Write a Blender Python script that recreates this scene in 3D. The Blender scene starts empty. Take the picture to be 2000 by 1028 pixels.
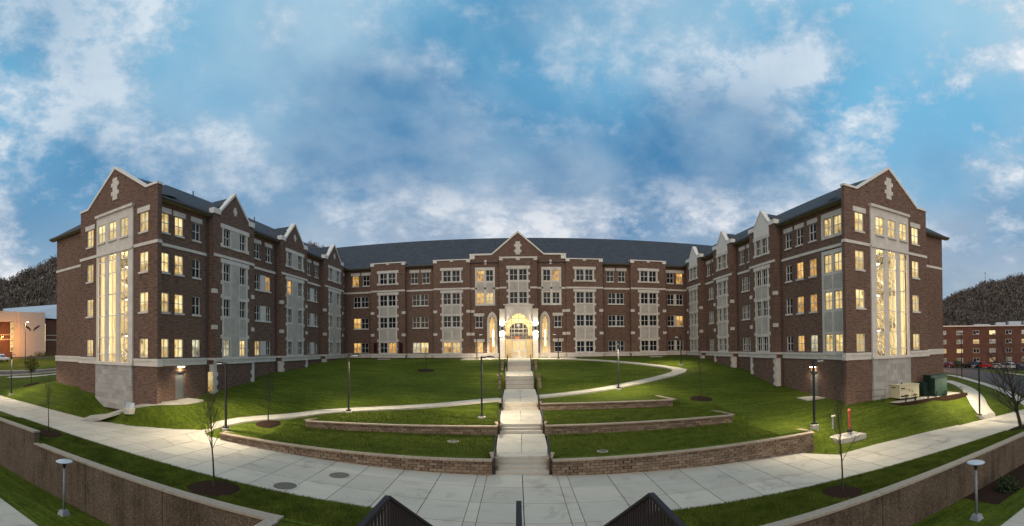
import bpy, bmesh, math, random
import numpy as np
from mathutils import Matrix, Vector
random.seed(7); RNG = np.random.default_rng(5)
SC = bpy.context.scene
COL = SC.collection
R = math.radians

# ------------------------------------------------------------------ camera
# stitched panorama: central cylindrical projection, camera at the origin looking along +Y
F, YAW, YCEN, ROLL, PITCH = 878.854, .0119, 667.375, .0089, .0128
def cam_rot(v):
    x, y, z = v
    c, s = math.cos(ROLL), math.sin(ROLL); x, z = c*x + s*z, -s*x + c*z
    c, s = math.cos(PITCH), math.sin(PITCH); y, z = c*y - s*z, s*y + c*z
    c, s = math.cos(YAW), math.sin(YAW); x, y = c*x - s*y, s*x + c*y
    return Vector((x, y, z))
cd = bpy.data.cameras.new('camera'); cam = bpy.data.objects.new('camera', cd); COL.objects.link(cam)
cd.type = 'PANO'; cd.panorama_type = 'CENTRAL_CYLINDRICAL'
cd.central_cylindrical_range_u_min = -1000/F; cd.central_cylindrical_range_u_max = 1000/F
cd.central_cylindrical_range_v_min = (YCEN-1028)/F; cd.central_cylindrical_range_v_max = YCEN/F
cd.central_cylindrical_radius = 1.0
cd.clip_start = .1; cd.clip_end = 4000
rx, fw, up = cam_rot((1,0,0)), cam_rot((0,1,0)), cam_rot((0,0,1))
cam.matrix_world = Matrix(((rx.x, up.x, -fw.x, 0), (rx.y, up.y, -fw.y, 0), (rx.z, up.z, -fw.z, 0), (0,0,0,1)))
SC.camera = cam

# ------------------------------------------------------------------ world: broken cloud at dusk over a blue sky
w = bpy.data.worlds.new('World'); SC.world = w; w.use_nodes = True
nt = w.node_tree; N = nt.nodes; L = nt.links; N.clear()
def nd(t, **k):
    n = N.new(t)
    for a, b in k.items(): setattr(n, a, b)
    return n
out = nd('ShaderNodeOutputWorld'); bg = nd('ShaderNodeBackground'); L.new(bg.outputs[0], out.inputs[0])
tc = nd('ShaderNodeTexCoord'); sep = nd('ShaderNodeSeparateXYZ'); L.new(tc.outputs['Generated'], sep.inputs[0])
sky = nd('ShaderNodeTexSky', sky_type='NISHITA', sun_disc=False, sun_elevation=R(6), sun_rotation=R(205))
def m(op, a, b=None, c=None):
    n = nd('ShaderNodeMath', operation=op)
    for i, v in enumerate((a, b, c)):
        if v is None: continue
        if isinstance(v, (int, float)): n.inputs[i].default_value = v
        else: L.new(v, n.inputs[i])
    return n.outputs[0]
zc = m('MAXIMUM', sep.outputs[2], 0.0)
den = m('ADD', zc, .48)
cv0 = nd('ShaderNodeCombineXYZ'); L.new(m('DIVIDE', sep.outputs[0], den), cv0.inputs[0]); L.new(m('DIVIDE', sep.outputs[1], den), cv0.inputs[1])
cloudmap = nd('ShaderNodeMapping'); cloudmap.inputs['Location'].default_value = (-18.02, 13.23, 0); L.new(cv0.outputs[0], cloudmap.inputs[0]); cv = cloudmap
def noise(vec, scale, detail, rough, dist=0.0, off=(0,0,0), stretch=(1,1,1)):
    mp = nd('ShaderNodeMapping'); mp.inputs['Location'].default_value = off; mp.inputs['Scale'].default_value = stretch
    L.new(vec, mp.inputs[0]); n = nd('ShaderNodeTexNoise'); n.inputs['Scale'].default_value = scale
    n.inputs['Detail'].default_value = detail; n.inputs['Roughness'].default_value = rough; n.inputs['Distortion'].default_value = dist
    L.new(mp.outputs[0], n.inputs['Vector']); return n.outputs[0]
def ramp(fac, *stops):
    r = nd('ShaderNodeValToRGB'); el = r.color_ramp.elements
    while len(el) > 1: el.remove(el[0])
    el[0].position = stops[0][0]; el[0].color = (*stops[0][1], 1)
    for p, c in stops[1:]:
        e = el.new(p); e.color = (*c, 1)
    L.new(fac, r.inputs[0]); return r.outputs[0]
def mix(f, a, b):
    n = nd('ShaderNodeMix', data_type='RGBA')
    if isinstance(f, (int, float)): n.inputs[0].default_value = f
    else: L.new(f, n.inputs[0])
    for i, v in ((6, a), (7, b)):
        if isinstance(v, tuple): n.inputs[i].default_value = (*v, 1)
        else: L.new(v, n.inputs[i])
    return n.outputs[2]
dv = nd('ShaderNodeVectorMath', operation='NORMALIZE'); L.new(tc.outputs['Generated'], dv.inputs[0])
big = noise(cv.outputs[0], 1.15, 2.2, .5, .15)
mid = noise(cv.outputs[0], 1.7, 6, .56, .2, off=(5.1, 3.3, 0))
puff = noise(dv.outputs[0], 3.4, 10, .62, .15, off=(0, 0, 0), stretch=(1, 1, 1.9))
wisp = noise(dv.outputs[0], 8.5, 9, .66, .1, off=(4.4, 2.2, 7.7), stretch=(1, 1, 1.7))
# blue-lit cloud sheets: deep blue hollows, pale veils, torn cream-white heads
blue = ramp(zc, (0, (.25, .28, .38)), (.12, (.21, .29, .42)), (.3, (.13, .30, .48)), (.45, (.12, .37, .58)), (.7, (.16, .46, .66)), (1, (.15, .43, .63)))
base = mix(.05, blue, sky.outputs[0])
deep = mix(m('MULTIPLY', ramp(big, (.36, (1,1,1)), (.54, (0,0,0))), .9), base, (.045, .185, .38))
veil = m('MULTIPLY', ramp(mid, (.38, (0,0,0)), (.68, (1,1,1))), .8)
c1 = mix(veil, deep, ramp(zc, (0, (.40, .40, .48)), (.25, (.44, .49, .57)), (.45, (.43, .58, .70)), (.7, (.46, .66, .77))))
pw = m('ADD', m('MULTIPLY', puff, .64), m('MULTIPLY', wisp, .36))
pm = m('MULTIPLY', m('MAXIMUM', ramp(big, (.34, (.08,.08,.08)), (.56, (1,1,1))), ramp(zc, (.10, (.95,.95,.95)), (.27, (.85,.85,.85)), (.38, (0,0,0)))), ramp(pw, (.475, (0,0,0)), (.52, (.55,.55,.55)), (.58, (1,1,1))))
c2 = mix(m('MULTIPLY', pm, .84), c1, ramp(pw, (.48, (.40, .50, .62)), (.535, (.60, .66, .74)), (.59, (.84, .85, .87)), (.66, (.92, .91, .90))))
gm = m('MULTIPLY', ramp(pw, (.30, (1,1,1)), (.45, (0,0,0))), ramp(zc, (0, (.8,.8,.8)), (.35, (.35,.35,.35)), (.6, (0,0,0))))
c3 = mix(m('MULTIPLY', gm, .6), c2, (.17, .24, .35))
L.new(c3, bg.inputs[0]); bg.inputs[1].default_value = .95
w.cycles.sampling_method = 'MANUAL'; w.cycles.sample_map_resolution = 256
SC.view_settings.view_transform = 'Standard'; SC.view_settings.look = 'None'; SC.view_settings.gamma = 1
SC.view_settings.use_curve_mapping = False; SC.view_settings.exposure = 0.2
sd = bpy.data.lights.new('dusk_fill', 'SUN'); sd.energy = 1.15; sd.angle = R(80); sd.color = (1, .80, .58)  # soft warm fill added behind the camera, standing in for western dusk glow
so = bpy.data.objects.new('dusk_fill', sd); COL.objects.link(so); so.rotation_euler = (R(50), 0, R(-12))
SC.render.engine = 'CYCLES'; SC.cycles.use_denoising = True
SC.cycles.max_bounces = 7; SC.cycles.diffuse_bounces = 3; SC.cycles.transparent_max_bounces = 8
SC.cycles.sample_clamp_indirect = 6

# ------------------------------------------------------------------ materials
MATS = {}
class MT:
    """small material writer"""
    def __init__(s, name, rough=.8, spec=.3, metal=0.0):
        s.m = bpy.data.materials.new(name); s.m.use_nodes = True; s.t = s.m.node_tree
        s.b = s.t.nodes['Principled BSDF']; s.b.inputs['Roughness'].default_value = rough
        s.b.inputs['Specular IOR Level'].default_value = spec; s.b.inputs['Metallic'].default_value = metal
        MATS[name] = s.m
        g = s.n('ShaderNodeNewGeometry'); s.pos = g.outputs['Position']
    def n(s, t, **k):
        n = s.t.nodes.new(t)
        for a, b in k.items(): setattr(n, a, b)
        return n
    def l(s, a, b): s.t.links.new(a, b)
    def math(s, op, a, b=0.0):
        n = s.n('ShaderNodeMath', operation=op)
        for i, v in enumerate((a, b)):
            if isinstance(v, (int, float)): n.inputs[i].default_value = v
            else: s.l(v, n.inputs[i])
        return n.outputs[0]
    def noise(s, scale, detail=4, rough=.55, vec=None, stretch=None, dist=0.0):
        v = vec or s.pos
        if stretch:
            mp = s.n('ShaderNodeMapping'); mp.inputs['Scale'].default_value = stretch; s.l(v, mp.inputs[0]); v = mp.outputs[0]
        n = s.n('ShaderNodeTexNoise'); n.inputs['Scale'].default_value = scale; n.inputs['Detail'].default_value = detail
        n.inputs['Roughness'].default_value = rough; n.inputs['Distortion'].default_value = dist; s.l(v, n.inputs['Vector']); return n.outputs[0]
    def ramp(s, f, *stops):
        r = s.n('ShaderNodeValToRGB'); el = r.color_ramp.elements
        while len(el) > 1: el.remove(el[0])
        el[0].position = stops[0][0]; el[0].color = (*stops[0][1], 1)
        for p, c in stops[1:]:
            e = el.new(p); e.color = (*c, 1)
        s.l(f, r.inputs[0]); return r.outputs[0]
    def mix(s, f, a, b, mode='MIX'):
        n = s.n('ShaderNodeMix', data_type='RGBA', blend_type=mode)
        if isinstance(f, (int, float)): n.inputs[0].default_value = f
        else: s.l(f, n.inputs[0])
        for i, v in ((6, a), (7, b)):
            if isinstance(v, tuple): n.inputs[i].default_value = (*v, 1)
            else: s.l(v, n.inputs[i])
        return n.outputs[2]
    def col(s, c):
        if isinstance(c, tuple): s.b.inputs['Base Color'].default_value = (*c, 1)
        else: s.l(c, s.b.inputs['Base Color'])
        return s
    def bump(s, h, strength=.3, dist=.02):
        b = s.n('ShaderNodeBump'); b.inputs['Strength'].default_value = strength; b.inputs['Distance'].default_value = dist
        s.l(h, b.inputs['Height']); s.l(b.outputs[0], s.b.inputs['Normal']); return s
    def rnd(s): return s.n('ShaderNodeObjectInfo').outputs['Random']
def plain(name, c, rough=.7, spec=.3, metal=0.0, var=.15, scale=3.0):
    t = MT(name, rough, spec, metal); f = t.noise(scale, 5)
    t.col(t.mix(f, tuple(x*(1-var) for x in c), tuple(min(1, x*(1+var)) for x in c))); return t
def brick_mat(name, c1, c2, mortar, bw=.215, rh=.075):
    t = MT(name, .9, .15); sx = t.n('ShaderNodeSeparateXYZ'); t.l(t.pos, sx.inputs[0])
    cv = t.n('ShaderNodeCombineXYZ'); t.l(t.math('ADD', sx.outputs[0], sx.outputs[1]), cv.inputs[0]); t.l(sx.outputs[2], cv.inputs[1])
    b = t.n('ShaderNodeTexBrick'); b.inputs['Scale'].default_value = 1; b.inputs['Brick Width'].default_value = bw; b.inputs['Row Height'].default_value = rh
    b.inputs['Mortar Size'].default_value = .006; b.inputs['Color1'].default_value = (*c1, 1); b.inputs['Color2'].default_value = (*c2, 1)
    b.inputs['Mortar'].default_value = (*mortar, 1); b.inputs['Bias'].default_value = -.2; t.l(cv.outputs[0], b.inputs['Vector'])
    # burnt courses: dark flecks a few bricks long
    f = t.noise(1.0, 3, .6, vec=cv.outputs[0], stretch=(1.6, 11, 1)); k = t.ramp(f, (.36, (.55,.55,.55)), (.5, (1,1,1)), (.68, (1.22,1.18,1.15)))
    g = t.noise(.12, 3); k2 = t.ramp(g, (.3, (.88,.88,.88)), (.7, (1.1,1.1,1.1)))
    t.col(t.mix(1.0, t.mix(1.0, b.outputs[0], k, 'MULTIPLY'), k2, 'MULTIPLY')); t.bump(b.outputs['Fac'], -.3, .01); return t
brick_mat('brick', (.170, .092, .064), (.100, .060, .046), (.19, .155, .13))
brick_mat('far_brick', (.15, .062, .042), (.11, .048, .034), (.17, .12, .1))
def stone(name, c, sc=2.0, v=.18):
    t = MT(name, .85, .2); f = t.noise(sc, 6, .62); g = t.noise(18, 3)
    k = t.mix(.35, f, g); t.col(t.ramp(k, (.3, tuple(x*(1-v) for x in c)), (.7, tuple(x*(1+v) for x in c)))); t.bump(g, .15, .01); return t
stone('limestone', (.58, .52, .46), 1.4, .18); stone('cast_panel', (.42, .38, .335), 1.2, .24); stone('ashlar', (.36, .325, .285), 1.0, .25)
t = MT('ashlar_block', .85, .2); r_ = t.rnd(); f = t.noise(5, 5); t.col(t.mix(f, t.ramp(r_, (0, (.24,.22,.205)), (.5, (.35,.325,.30)), (1, (.46,.43,.40))), (.36,.33,.3)))
t = MT('wall_block', .92, .15); r_ = t.rnd(); f = t.noise(14, 5, .65)
cb = t.ramp(r_, (0, (.15,.105,.075)), (.45, (.22,.155,.105)), (.8, (.27,.19,.13)), (1, (.30,.225,.16)))
t.col(t.mix(t.ramp(f, (.3, (0,0,0)), (.7, (1,1,1))), t.mix(.35, cb, (.08,.06,.045)), cb)); t.bump(f, .8, .03)
t = MT('cap_block', .9, .2); r_ = t.rnd(); f = t.noise(16, 4); t.col(t.mix(f, t.ramp(r_, (0, (.30,.225,.165)), (1, (.40,.31,.23))), (.26,.2,.15))); t.bump(f, .4, .015)
t = MT('shingle', .88, .25); sx = t.n('ShaderNodeSeparateXYZ'); t.l(t.pos, sx.inputs[0])
cvx = t.n('ShaderNodeCombineXYZ'); t.l(t.math('ADD', sx.outputs[0], sx.outputs[1]), cvx.inputs[0]); t.l(sx.outputs[2], cvx.inputs[1])
b = t.n('ShaderNodeTexBrick'); b.inputs['Brick Width'].default_value = .33; b.inputs['Row Height'].default_value = .16; b.inputs['Mortar Size'].default_value = .008; b.inputs['Scale'].default_value = 1
b.inputs['Color1'].default_value = (.062,.066,.078,1); b.inputs['Color2'].default_value = (.038,.041,.05,1); b.inputs['Mortar'].default_value = (.02,.02,.025,1); t.l(cvx.outputs[0], b.inputs['Vector'])
f = t.noise(3.5, 5, .7); t.col(t.mix(1.0, b.outputs[0], t.ramp(f, (.3, (.75,.75,.75)), (.7, (1.35,1.35,1.35))), 'MULTIPLY')); t.bump(b.outputs['Fac'], -.4, .01)
t = MT('concrete', .85, .25); f = t.noise(.8, 6, .6); g = t.noise(30, 4, .7); h = t.noise(2.0, 3, .6, stretch=(.25, 3, 1)); r_ = t.rnd()
c0 = t.mix(t.mix(.5, f, h), (.345,.295,.235), (.49,.425,.345)); c1 = t.mix(1.0, c0, t.ramp(r_, (0, (.86,.86,.86)), (1, (1.1,1.1,1.1))), 'MULTIPLY')
sn = t.noise(.45, 6, .7, dist=1.2); c1 = t.mix(1.0, c1, t.ramp(sn, (.32, (.62,.60,.56)), (.45, (.95,.95,.94)), (.7, (1.06,1.06,1.06))), 'MULTIPLY'); t.col(t.mix(.2, c1, t.ramp(g, (.3, (.2,.2,.2)), (.7, (.7,.7,.68))))); t.bump(g, .1, .005)
t = MT('aggregate', .97, .08); f = t.noise(11, 5, .9); g = t.noise(.5, 4); h = t.noise(2.2, 5, .65, stretch=(2.5, 2.5, .12))
t.col(t.mix(1.0, t.ramp(f, (.33, (.040,.029,.021)), (.5, (.115,.085,.062)), (.68, (.23,.175,.13))), t.ramp(t.mix(.6, h, g), (.38, (.60,.58,.55)), (.52, (1,1,1)), (.65, (1.15,1.12,1.08))), 'MULTIPLY')); t.bump(f, 1, .03)
plain('wall_cap', (.30, .25, .20), .9, .12, var=.35, scale=7)
t = MT('grass', .95, .06); a = t.noise(.22, 4, .6); b2 = t.noise(5, 6, .75); c2 = t.noise(42, 4, .85); st = t.noise(1.6, 3, .5, stretch=(.18, 2.0, 1), dist=.6); th = t.noise(.9, 5, .7)
g1 = t.ramp(t.mix(.5, a, b2), (.3, (.038,.054,.007)), (.5, (.070,.094,.011)), (.72, (.115,.138,.020)))
g2 = t.mix(1.0, g1, t.ramp(c2, (.3, (.35,.35,.32)), (.5, (.95,.95,.95)), (.72, (1.75,1.7,1.5))), 'MULTIPLY'); g3 = t.mix(1.0, g2, t.ramp(st, (.35, (.72,.75,.70)), (.65, (1.18,1.14,1.1))), 'MULTIPLY')
b3 = t.noise(11, 4, .8); b4 = t.noise(3.2, 5, .75); g3 = t.mix(1.0, g3, t.ramp(t.mix(.5, b3, b4), (.36, (.50,.52,.48)), (.5, (1,1,1)), (.66, (1.55,1.5,1.35))), 'MULTIPLY')
g4 = t.mix(t.ramp(th, (.62, (0,0,0)), (.78, (.45,.45,.45))), g3, (.11,.095,.04))
t.col(g4); t.bump(t.mix(.5, b2, c2), 1.0, .09)
t = MT('grass_blade', .9, .1); r_ = t.noise(1.2, 3); t.col(t.ramp(r_, (.3, (.052,.072,.010)), (.7, (.120,.148,.022))))
t = MT('mulch', .98, .05); f = t.noise(22, 5, .8); t.col(t.ramp(f, (.3, (.012,.007,.005)), (.7, (.06,.034,.024)))); t.bump(f, 1, .06)
plain('asphalt', (.055, .055, .058), .9, .2, var=.25, scale=1.5)
plain('black_metal', (.016, .015, .015), .45, .5, var=.2); plain('dark_rail', (.018, .011, .011), .6, .25, var=.15)
plain('gray_metal', (.23, .23, .24), .5, .4); plain('gutter', (.06, .055, .05), .5, .4); plain('soffit', (.16, .145, .085), .7, .2)
plain('white_frame', (.60, .58, .54), .5, .4, var=.06); plain('coping', (.68, .63, .57), .7, .3, var=.12)
plain('door_gray', (.15, .155, .15), .5, .4, var=.06); plain('red_paint', (.28, .05, .03), .5, .4); plain('maroon', (.035, .006, .008), .8, .2)
plain('bark', (.055, .044, .036), .95, .1, var=.3, scale=12); plain('leaf_dark', (.035, .045, .02), .9, .1, var=.4); plain('leaf_olive', (.10, .085, .03), .9, .1, var=.4)
plain('generator_cream', (.58, .50, .33), .5, .4, var=.05); plain('transformer_green', (.012, .032, .024), .5, .4, var=.2); plain('print_dark', (.02, .02, .02), .6, .3)
plain('iron', (.11, .095, .08), .8, .3, var=.3, scale=20); plain('metal_roof', (.42, .45, .5), .45, .5, var=.05); plain('pale_stone', (.50, .42, .36), .85, .2, var=.08, scale=.6)
plain('interior_cream', (.80, .70, .48), .9, .1, var=.05); plain('interior_floor', (.32, .25, .15), .7, .3); plain('interior_stair', (.26, .22, .17), .6, .3); plain('interior_wood', (.42, .24, .10), .7, .3)
plain('hill_soil', (.10, .082, .070), .98, .02, var=.4, scale=.05); plain('tyre', (.012, .012, .012), .9, .2); plain('alloy', (.4, .4, .4), .35, .5)
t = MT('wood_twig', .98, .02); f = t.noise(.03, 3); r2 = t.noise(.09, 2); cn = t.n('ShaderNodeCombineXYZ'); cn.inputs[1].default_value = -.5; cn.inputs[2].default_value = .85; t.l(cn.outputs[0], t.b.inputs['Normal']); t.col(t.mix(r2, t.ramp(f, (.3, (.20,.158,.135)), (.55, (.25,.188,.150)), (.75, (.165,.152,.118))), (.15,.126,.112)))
for nm, c in (('car_white', (.62,.62,.62)), ('car_red', (.32,.015,.015)), ('car_maroon', (.10,.012,.02)), ('car_black', (.012,.012,.014)), ('car_silver', (.35,.36,.38)), ('car_blue', (.02,.03,.06))): plain(nm, c, .3, .6, var=.03)
t = MT('window_dark', .06, .22); f = t.noise(.9, 2); t.col(t.ramp(f, (.35, (.006,.006,.007)), (.7, (.022,.023,.026))))
t = MT('car_glass', .05, .6); t.col((.01,.012,.014))
def emit(name, c, s): 
    t = MT(name); e = t.n('ShaderNodeEmission'); e.inputs[0].default_value = (*c, 1); e.inputs[1].default_value = s
    t.l(e.outputs[0], t.t.nodes['Material Output'].inputs[0]); return t
def lit_window(name, c_lo, c_hi, s):
    # a lit room behind the glass: blinds, furniture, wall colour differ from room to room
    t = MT(name, .1, .5); sx = t.n('ShaderNodeSeparateXYZ'); tcn = t.n('ShaderNodeTexCoord'); t.l(tcn.outputs['Object'], sx.inputs[0]); rnd = t.rnd()
    cv = t.n('ShaderNodeCombineXYZ'); t.l(sx.outputs[0], cv.inputs[0]); t.l(sx.outputs[2], cv.inputs[1]); t.l(t.math('MULTIPLY', rnd, 37.0), cv.inputs[2])
    f = t.noise(2.2, 2, .5, vec=cv.outputs[0], stretch=(1.5, .8, 1)); g = t.noise(.9, 1, .5, vec=cv.outputs[0])
    k = t.math('ADD', t.math('MULTIPLY', f, .75), t.math('MULTIPLY', g, .45))
    c = t.mix(1.0, t.ramp(k, (.38, tuple(x*.30 for x in c_lo)), (.52, c_lo), (.72, c_hi)), t.ramp(rnd, (0, (.7,.66,.6)), (.5, (.95,.95,.95)), (1, (1.15,1.15,1.1))), 'MULTIPLY')
    bl = t.math('LESS_THAN', sx.outputs[2], t.math('MULTIPLY', t.math('FRACT', t.math('MULTIPLY', rnd, 7.3)), 1.9)); c = t.mix(1.0, c, t.mix(bl, (1.12,1.08,1.0), (.72,.66,.56)), 'MULTIPLY')
    t.l(c, t.b.inputs['Emission Color']); t.b.inputs['Emission Strength'].default_value = s; t.col((.02,.02,.02)); return t
lit_window('window_warm', (.80, .56, .20), (1.0, .84, .46), 1.0); lit_window('window_amber', (.62, .33, .07), (1.0, .62, .20), .9); lit_window('window_pale', (.42, .42, .30), (.95, .93, .70), .8)
lit_window('window_hall', (.75, .54, .20), (1.0, .82, .42), .9); lit_window('window_far', (.28, .27, .26), (.55, .52, .46), .55)
emit('lamp_white', (1, .95, .85), 14); emit('lamp_warm', (1, .80, .48), 26); emit('sodium', (1, .42, .08), 60); emit('fixture', (1, .86, .58), 9); emit('led_lens', (1, .95, .86), 5); emit('exit_red', (1, .12, .03), 2)
t = MT('clear_glass', .03, .5); tr = t.n('ShaderNodeBsdfTransparent'); gl = t.n('ShaderNodeBsdfGlossy'); gl.inputs['Roughness'].default_value = .03
fr = t.n('ShaderNodeFresnel'); fr.inputs[0].default_value = 1.45; mx = t.n('ShaderNodeMixShader'); t.l(fr.outputs[0], mx.inputs[0]); t.l(tr.outputs[0], mx.inputs[1]); t.l(gl.outputs[0], mx.inputs[2]); t.l(mx.outputs[0], t.t.nodes['Material Output'].inputs[0])

# ------------------------------------------------------------------ mesh helpers
class MB:
    def __init__(s): s.v = []; s.f = []
    def quad(s, a, b, c, d): i = len(s.v); s.v += [tuple(a), tuple(b), tuple(c), tuple(d)]; s.f.append((i, i+1, i+2, i+3)); return s
    def poly(s, pts): i = len(s.v); s.v += [tuple(p) for p in pts]; s.f.append(tuple(range(i, i+len(pts)))); return s
    def box(s, x0, x1, y0, y1, z0, z1): return s.hexa([(x0,y0,z0),(x1,y0,z0),(x1,y1,z0),(x0,y1,z0),(x0,y0,z1),(x1,y0,z1),(x1,y1,z1),(x0,y1,z1)])
    def hexa(s, p):
        i = len(s.v); s.v += [tuple(q) for q in p]
        for f in ((0,3,2,1),(4,5,6,7),(0,1,5,4),(1,2,6,5),(2,3,7,6),(3,0,4,7)): s.f.append(tuple(i+k for k in f))
        return s
    def fbox(s, fr, u0, u1, n0, n1, z0, z1):
        return s.hexa([fr(u0,n1,z0), fr(u1,n1,z0), fr(u1,n0,z0), fr(u0,n0,z0), fr(u0,n1,z1), fr(u1,n1,z1), fr(u1,n0,z1), fr(u0,n0,z1)])
    def prism(s, fr, uz, n0, n1):
        k = len(uz); i = len(s.v); s.v += [fr(u, n1, z) for u, z in uz] + [fr(u, n0, z) for u, z in uz]
        s.f.append(tuple(range(i, i+k))); s.f.append(tuple(range(i+2*k-1, i+k-1, -1)))
        for j in range(k): q = (j+1) % k; s.f.append((i+j, i+k+j, i+k+q, i+q))
        return s
    def tube(s, p0, p1, r0, r1=None, n=8, caps=True):
        r1 = r0 if r1 is None else r1; p0, p1 = Vector(p0), Vector(p1); d = (p1-p0).normalized()
        a = d.orthogonal().normalized(); b = d.cross(a); i = len(s.v)
        for p, r in ((p0, r0), (p1, r1)):
            for k in range(n): t = 2*math.pi*k/n; s.v.append(tuple(p + a*math.cos(t)*r + b*math.sin(t)*r))
        for k in range(n): q = (k+1) % n; s.f.append((i+k, i+q, i+n+q, i+n+k))
        if caps: s.f.append(tuple(range(i+n-1, i-1, -1))); s.f.append(tuple(range(i+n, i+2*n)))
        return s
    def lathe(s, prof, c=(0,0,0), n=20):
        i = len(s.v)
        for r, z in prof:
            for k in range(n): t = 2*math.pi*k/n; s.v.append((c[0]+r*math.cos(t), c[1]+r*math.sin(t), c[2]+z))
        for j in range(len(prof)-1):
            for k in range(n): q = (k+1) % n; s.f.append((i+j*n+k, i+j*n+q, i+(j+1)*n+q, i+(j+1)*n+k))
        s.f.append(tuple(range(i+(len(prof)-1)*n, i+len(prof)*n))); s.f.append(tuple(range(i+n-1, i-1, -1))); return s
    def mesh(s, name): me = bpy.data.meshes.new(name); me.from_pydata(s.v, [], s.f); me.update(); return me
    def build(s, name, mat, parent=None, smooth=False, loc=(0,0,0)):
        me = s.mesh(name); me.materials.append(MATS[mat])
        if smooth: me.polygons.foreach_set('use_smooth', [True]*len(me.polygons))
        return place(name, me, parent, loc)
def place(name, me, parent=None, loc=(0,0,0), rz=0.0):
    o = bpy.data.objects.new(name, me); COL.objects.link(o)
    if parent is not None:
        o.parent = parent; wl = WL(parent); o.location = Vector(loc) - wl
    else: o.location = loc
    o.rotation_euler = (0, 0, rz); return o
def WL(o):   # world location of an unrotated chain of parents
    v = Vector((0,0,0))
    while o is not None: v = v + o.location; o = o.parent
    return v
def tag(o, label, cat, group=None):
    o['label'] = label; o['category'] = cat
    if group: o['group'] = group
    return o
def thing(name, label, cat, loc=(0,0,0), group=None):
    o = bpy.data.objects.new(name, None); COL.objects.link(o); o.location = loc; o.empty_display_size = .3; return tag(o, label, cat, group)
def struct(o, kind='structure'): o['kind'] = kind; return o
def holes_grid(mb, fr, u0, u1, z0, z1, n, holes, depth=0.0):
    us = sorted({u0, u1, *[h[0] for h in holes], *[h[1] for h in holes]}); us = [u for u in us if u0 <= u <= u1]
    zs = sorted({z0, z1, *[h[2] for h in holes], *[h[3] for h in holes]}); zs = [z for z in zs if z0 <= z <= z1]
    for a, b in zip(us, us[1:]):
        for c, d in zip(zs, zs[1:]):
            mu, mz = (a+b)/2, (c+d)/2
            if any(h[0] < mu < h[1] and h[2] < mz < h[3] for h in holes): continue
            mb.quad(fr(a,n,c), fr(b,n,c), fr(b,n,d), fr(a,n,d))
    if depth:
        for a, b, c, d in holes:
            for p, q in (((a,c),(b,c)), ((b,c),(b,d)), ((b,d),(a,d)), ((a,d),(a,c))):
                mb.quad(fr(p[0],n,p[1]), fr(q[0],n,q[1]), fr(q[0],n-depth,q[1]), fr(p[0],n-depth,p[1]))
    return mb
def plate(mb, fr, u0, u1, z0, z1, n0, n1, holes, depth=.16):
    holes_grid(mb, fr, u0, u1, z0, z1, n1, holes, n1+depth)
    for p, q in (((u0,z0),(u1,z0)), ((u1,z0),(u1,z1)), ((u1,z1),(u0,z1)), ((u0,z1),(u0,z0))):
        mb.quad(fr(p[0],n0,p[1]), fr(q[0],n0,q[1]), fr(q[0],n1,q[1]), fr(p[0],n1,p[1]))
    return mb

# ------------------------------------------------------------------ terrain
AX = .2
def plaza_z(X): return -6.62 - .022*X - .00012*X*X
RW = [(-19.0, -1.75, lambda X: 23.5+.0035*(X-AX)**2, .75, .55, -5.80), (2.15, 18.2, lambda X: 23.55+.0012*(X-AX)**2, .75, 1.0, -5.86),
      (-14.5, -1.75, lambda X: 29.5-.004*(X-AX)**2, .55, .60, -5.10), (2.15, 15.0, lambda X: 29.5-.0006*(X-AX)**2, .55, .60, -5.10), (2.15, 12.4, lambda X: 35.4-.004*(X-AX)**2, .52, .45, -4.40)]
def jumps(X, Y):
    z = np.zeros_like(X)
    for xa, xb, fy, h0, h1, top in RW:
        a, b = (xa, xb) if xb < 0 else (xb, xa)
        h = h0 + (h1-h0)*np.clip((X-b)/(a-b), 0, 1); d = Y - fy(np.clip(X, xa, xb))
        o_ = np.maximum(np.maximum(xa-X, X-xb), 0); o_ = np.where((xb < 0) & (X > xb) & (X < AX), 0, o_); o_ = np.where((xa > 0) & (X < xa) & (X > AX), 0, o_)
        z += np.where(d > 0, h*np.exp(-np.maximum(d, 0)/3.0)*np.exp(-(o_/1.2)**2), 0)
    return z
CP = [(-26.3, y, z) for y, z in ((25.5,-4.6),(28.45,-4.36),(32.67,-4.08),(39.38,-3.45),(45.24,-2.68),(51.8,-2.41),(57.3,-1.94),(64.1,-1.47))]
CP += [(25.9, y, z) for y, z in ((28.6,-5.23),(33.5,-5.13),(39.6,-4.45),(45,-3.37),(49.7,-2.83),(54.9,-2.25),(59.8,-1.87),(65,-1.63))]
CP += [(x, 66., -1.63) for x in (-24,-16,-8,-3,3,8,16,24)]
for s_ in (-1.9, 2.3):
    CP += [(s_, y, z) for y, z in ((24.2,-5.92),(27,-5.8),(29.3,-5.68),(30.2,-5.2),(33,-5.02),(35.2,-4.95),(36.2,-4.42),(40,-4.3),(44.5,-4.15),(47,-3.05),(50.5,-2.95),(54,-2.8),(56.2,-1.95),(61,-1.72))]
CP += [(-29.3,25.4,-4.37),(-34.5,25.4,-4.3),(-37.2,25.4,-4.12),(-44.4,27,-3.85),(28.5,28.6,-5.2),(34.5,28.6,-5.2),(44,31.5,-5.2)]
CP += [(29.4,26.0,-5.55),(34,25.5,-5.6),(39.5,25.3,-5.75),(42,26,-5.9),(-40,24.6,-5.1),(-34.5,23.9,-5.3),(-30.2,24.0,-5.6),(-26.0,24.3,-5.75),(-25.6,25.3,-5.45),(-24.3,26.4,-5.35),(-24.6,28.6,-4.75)]
CP += [(x, 22.6, plaza_z(x)+.02) for x in (-50,-42,-34,-28,22,26,30,36,42)] + [(x, 24.8, plaza_z(x)+.05) for x in (-24,-20.5)] + [(20, 23.0, plaza_z(20)+.22), (22.7,23.2,plaza_z(22)+.25)]
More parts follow.
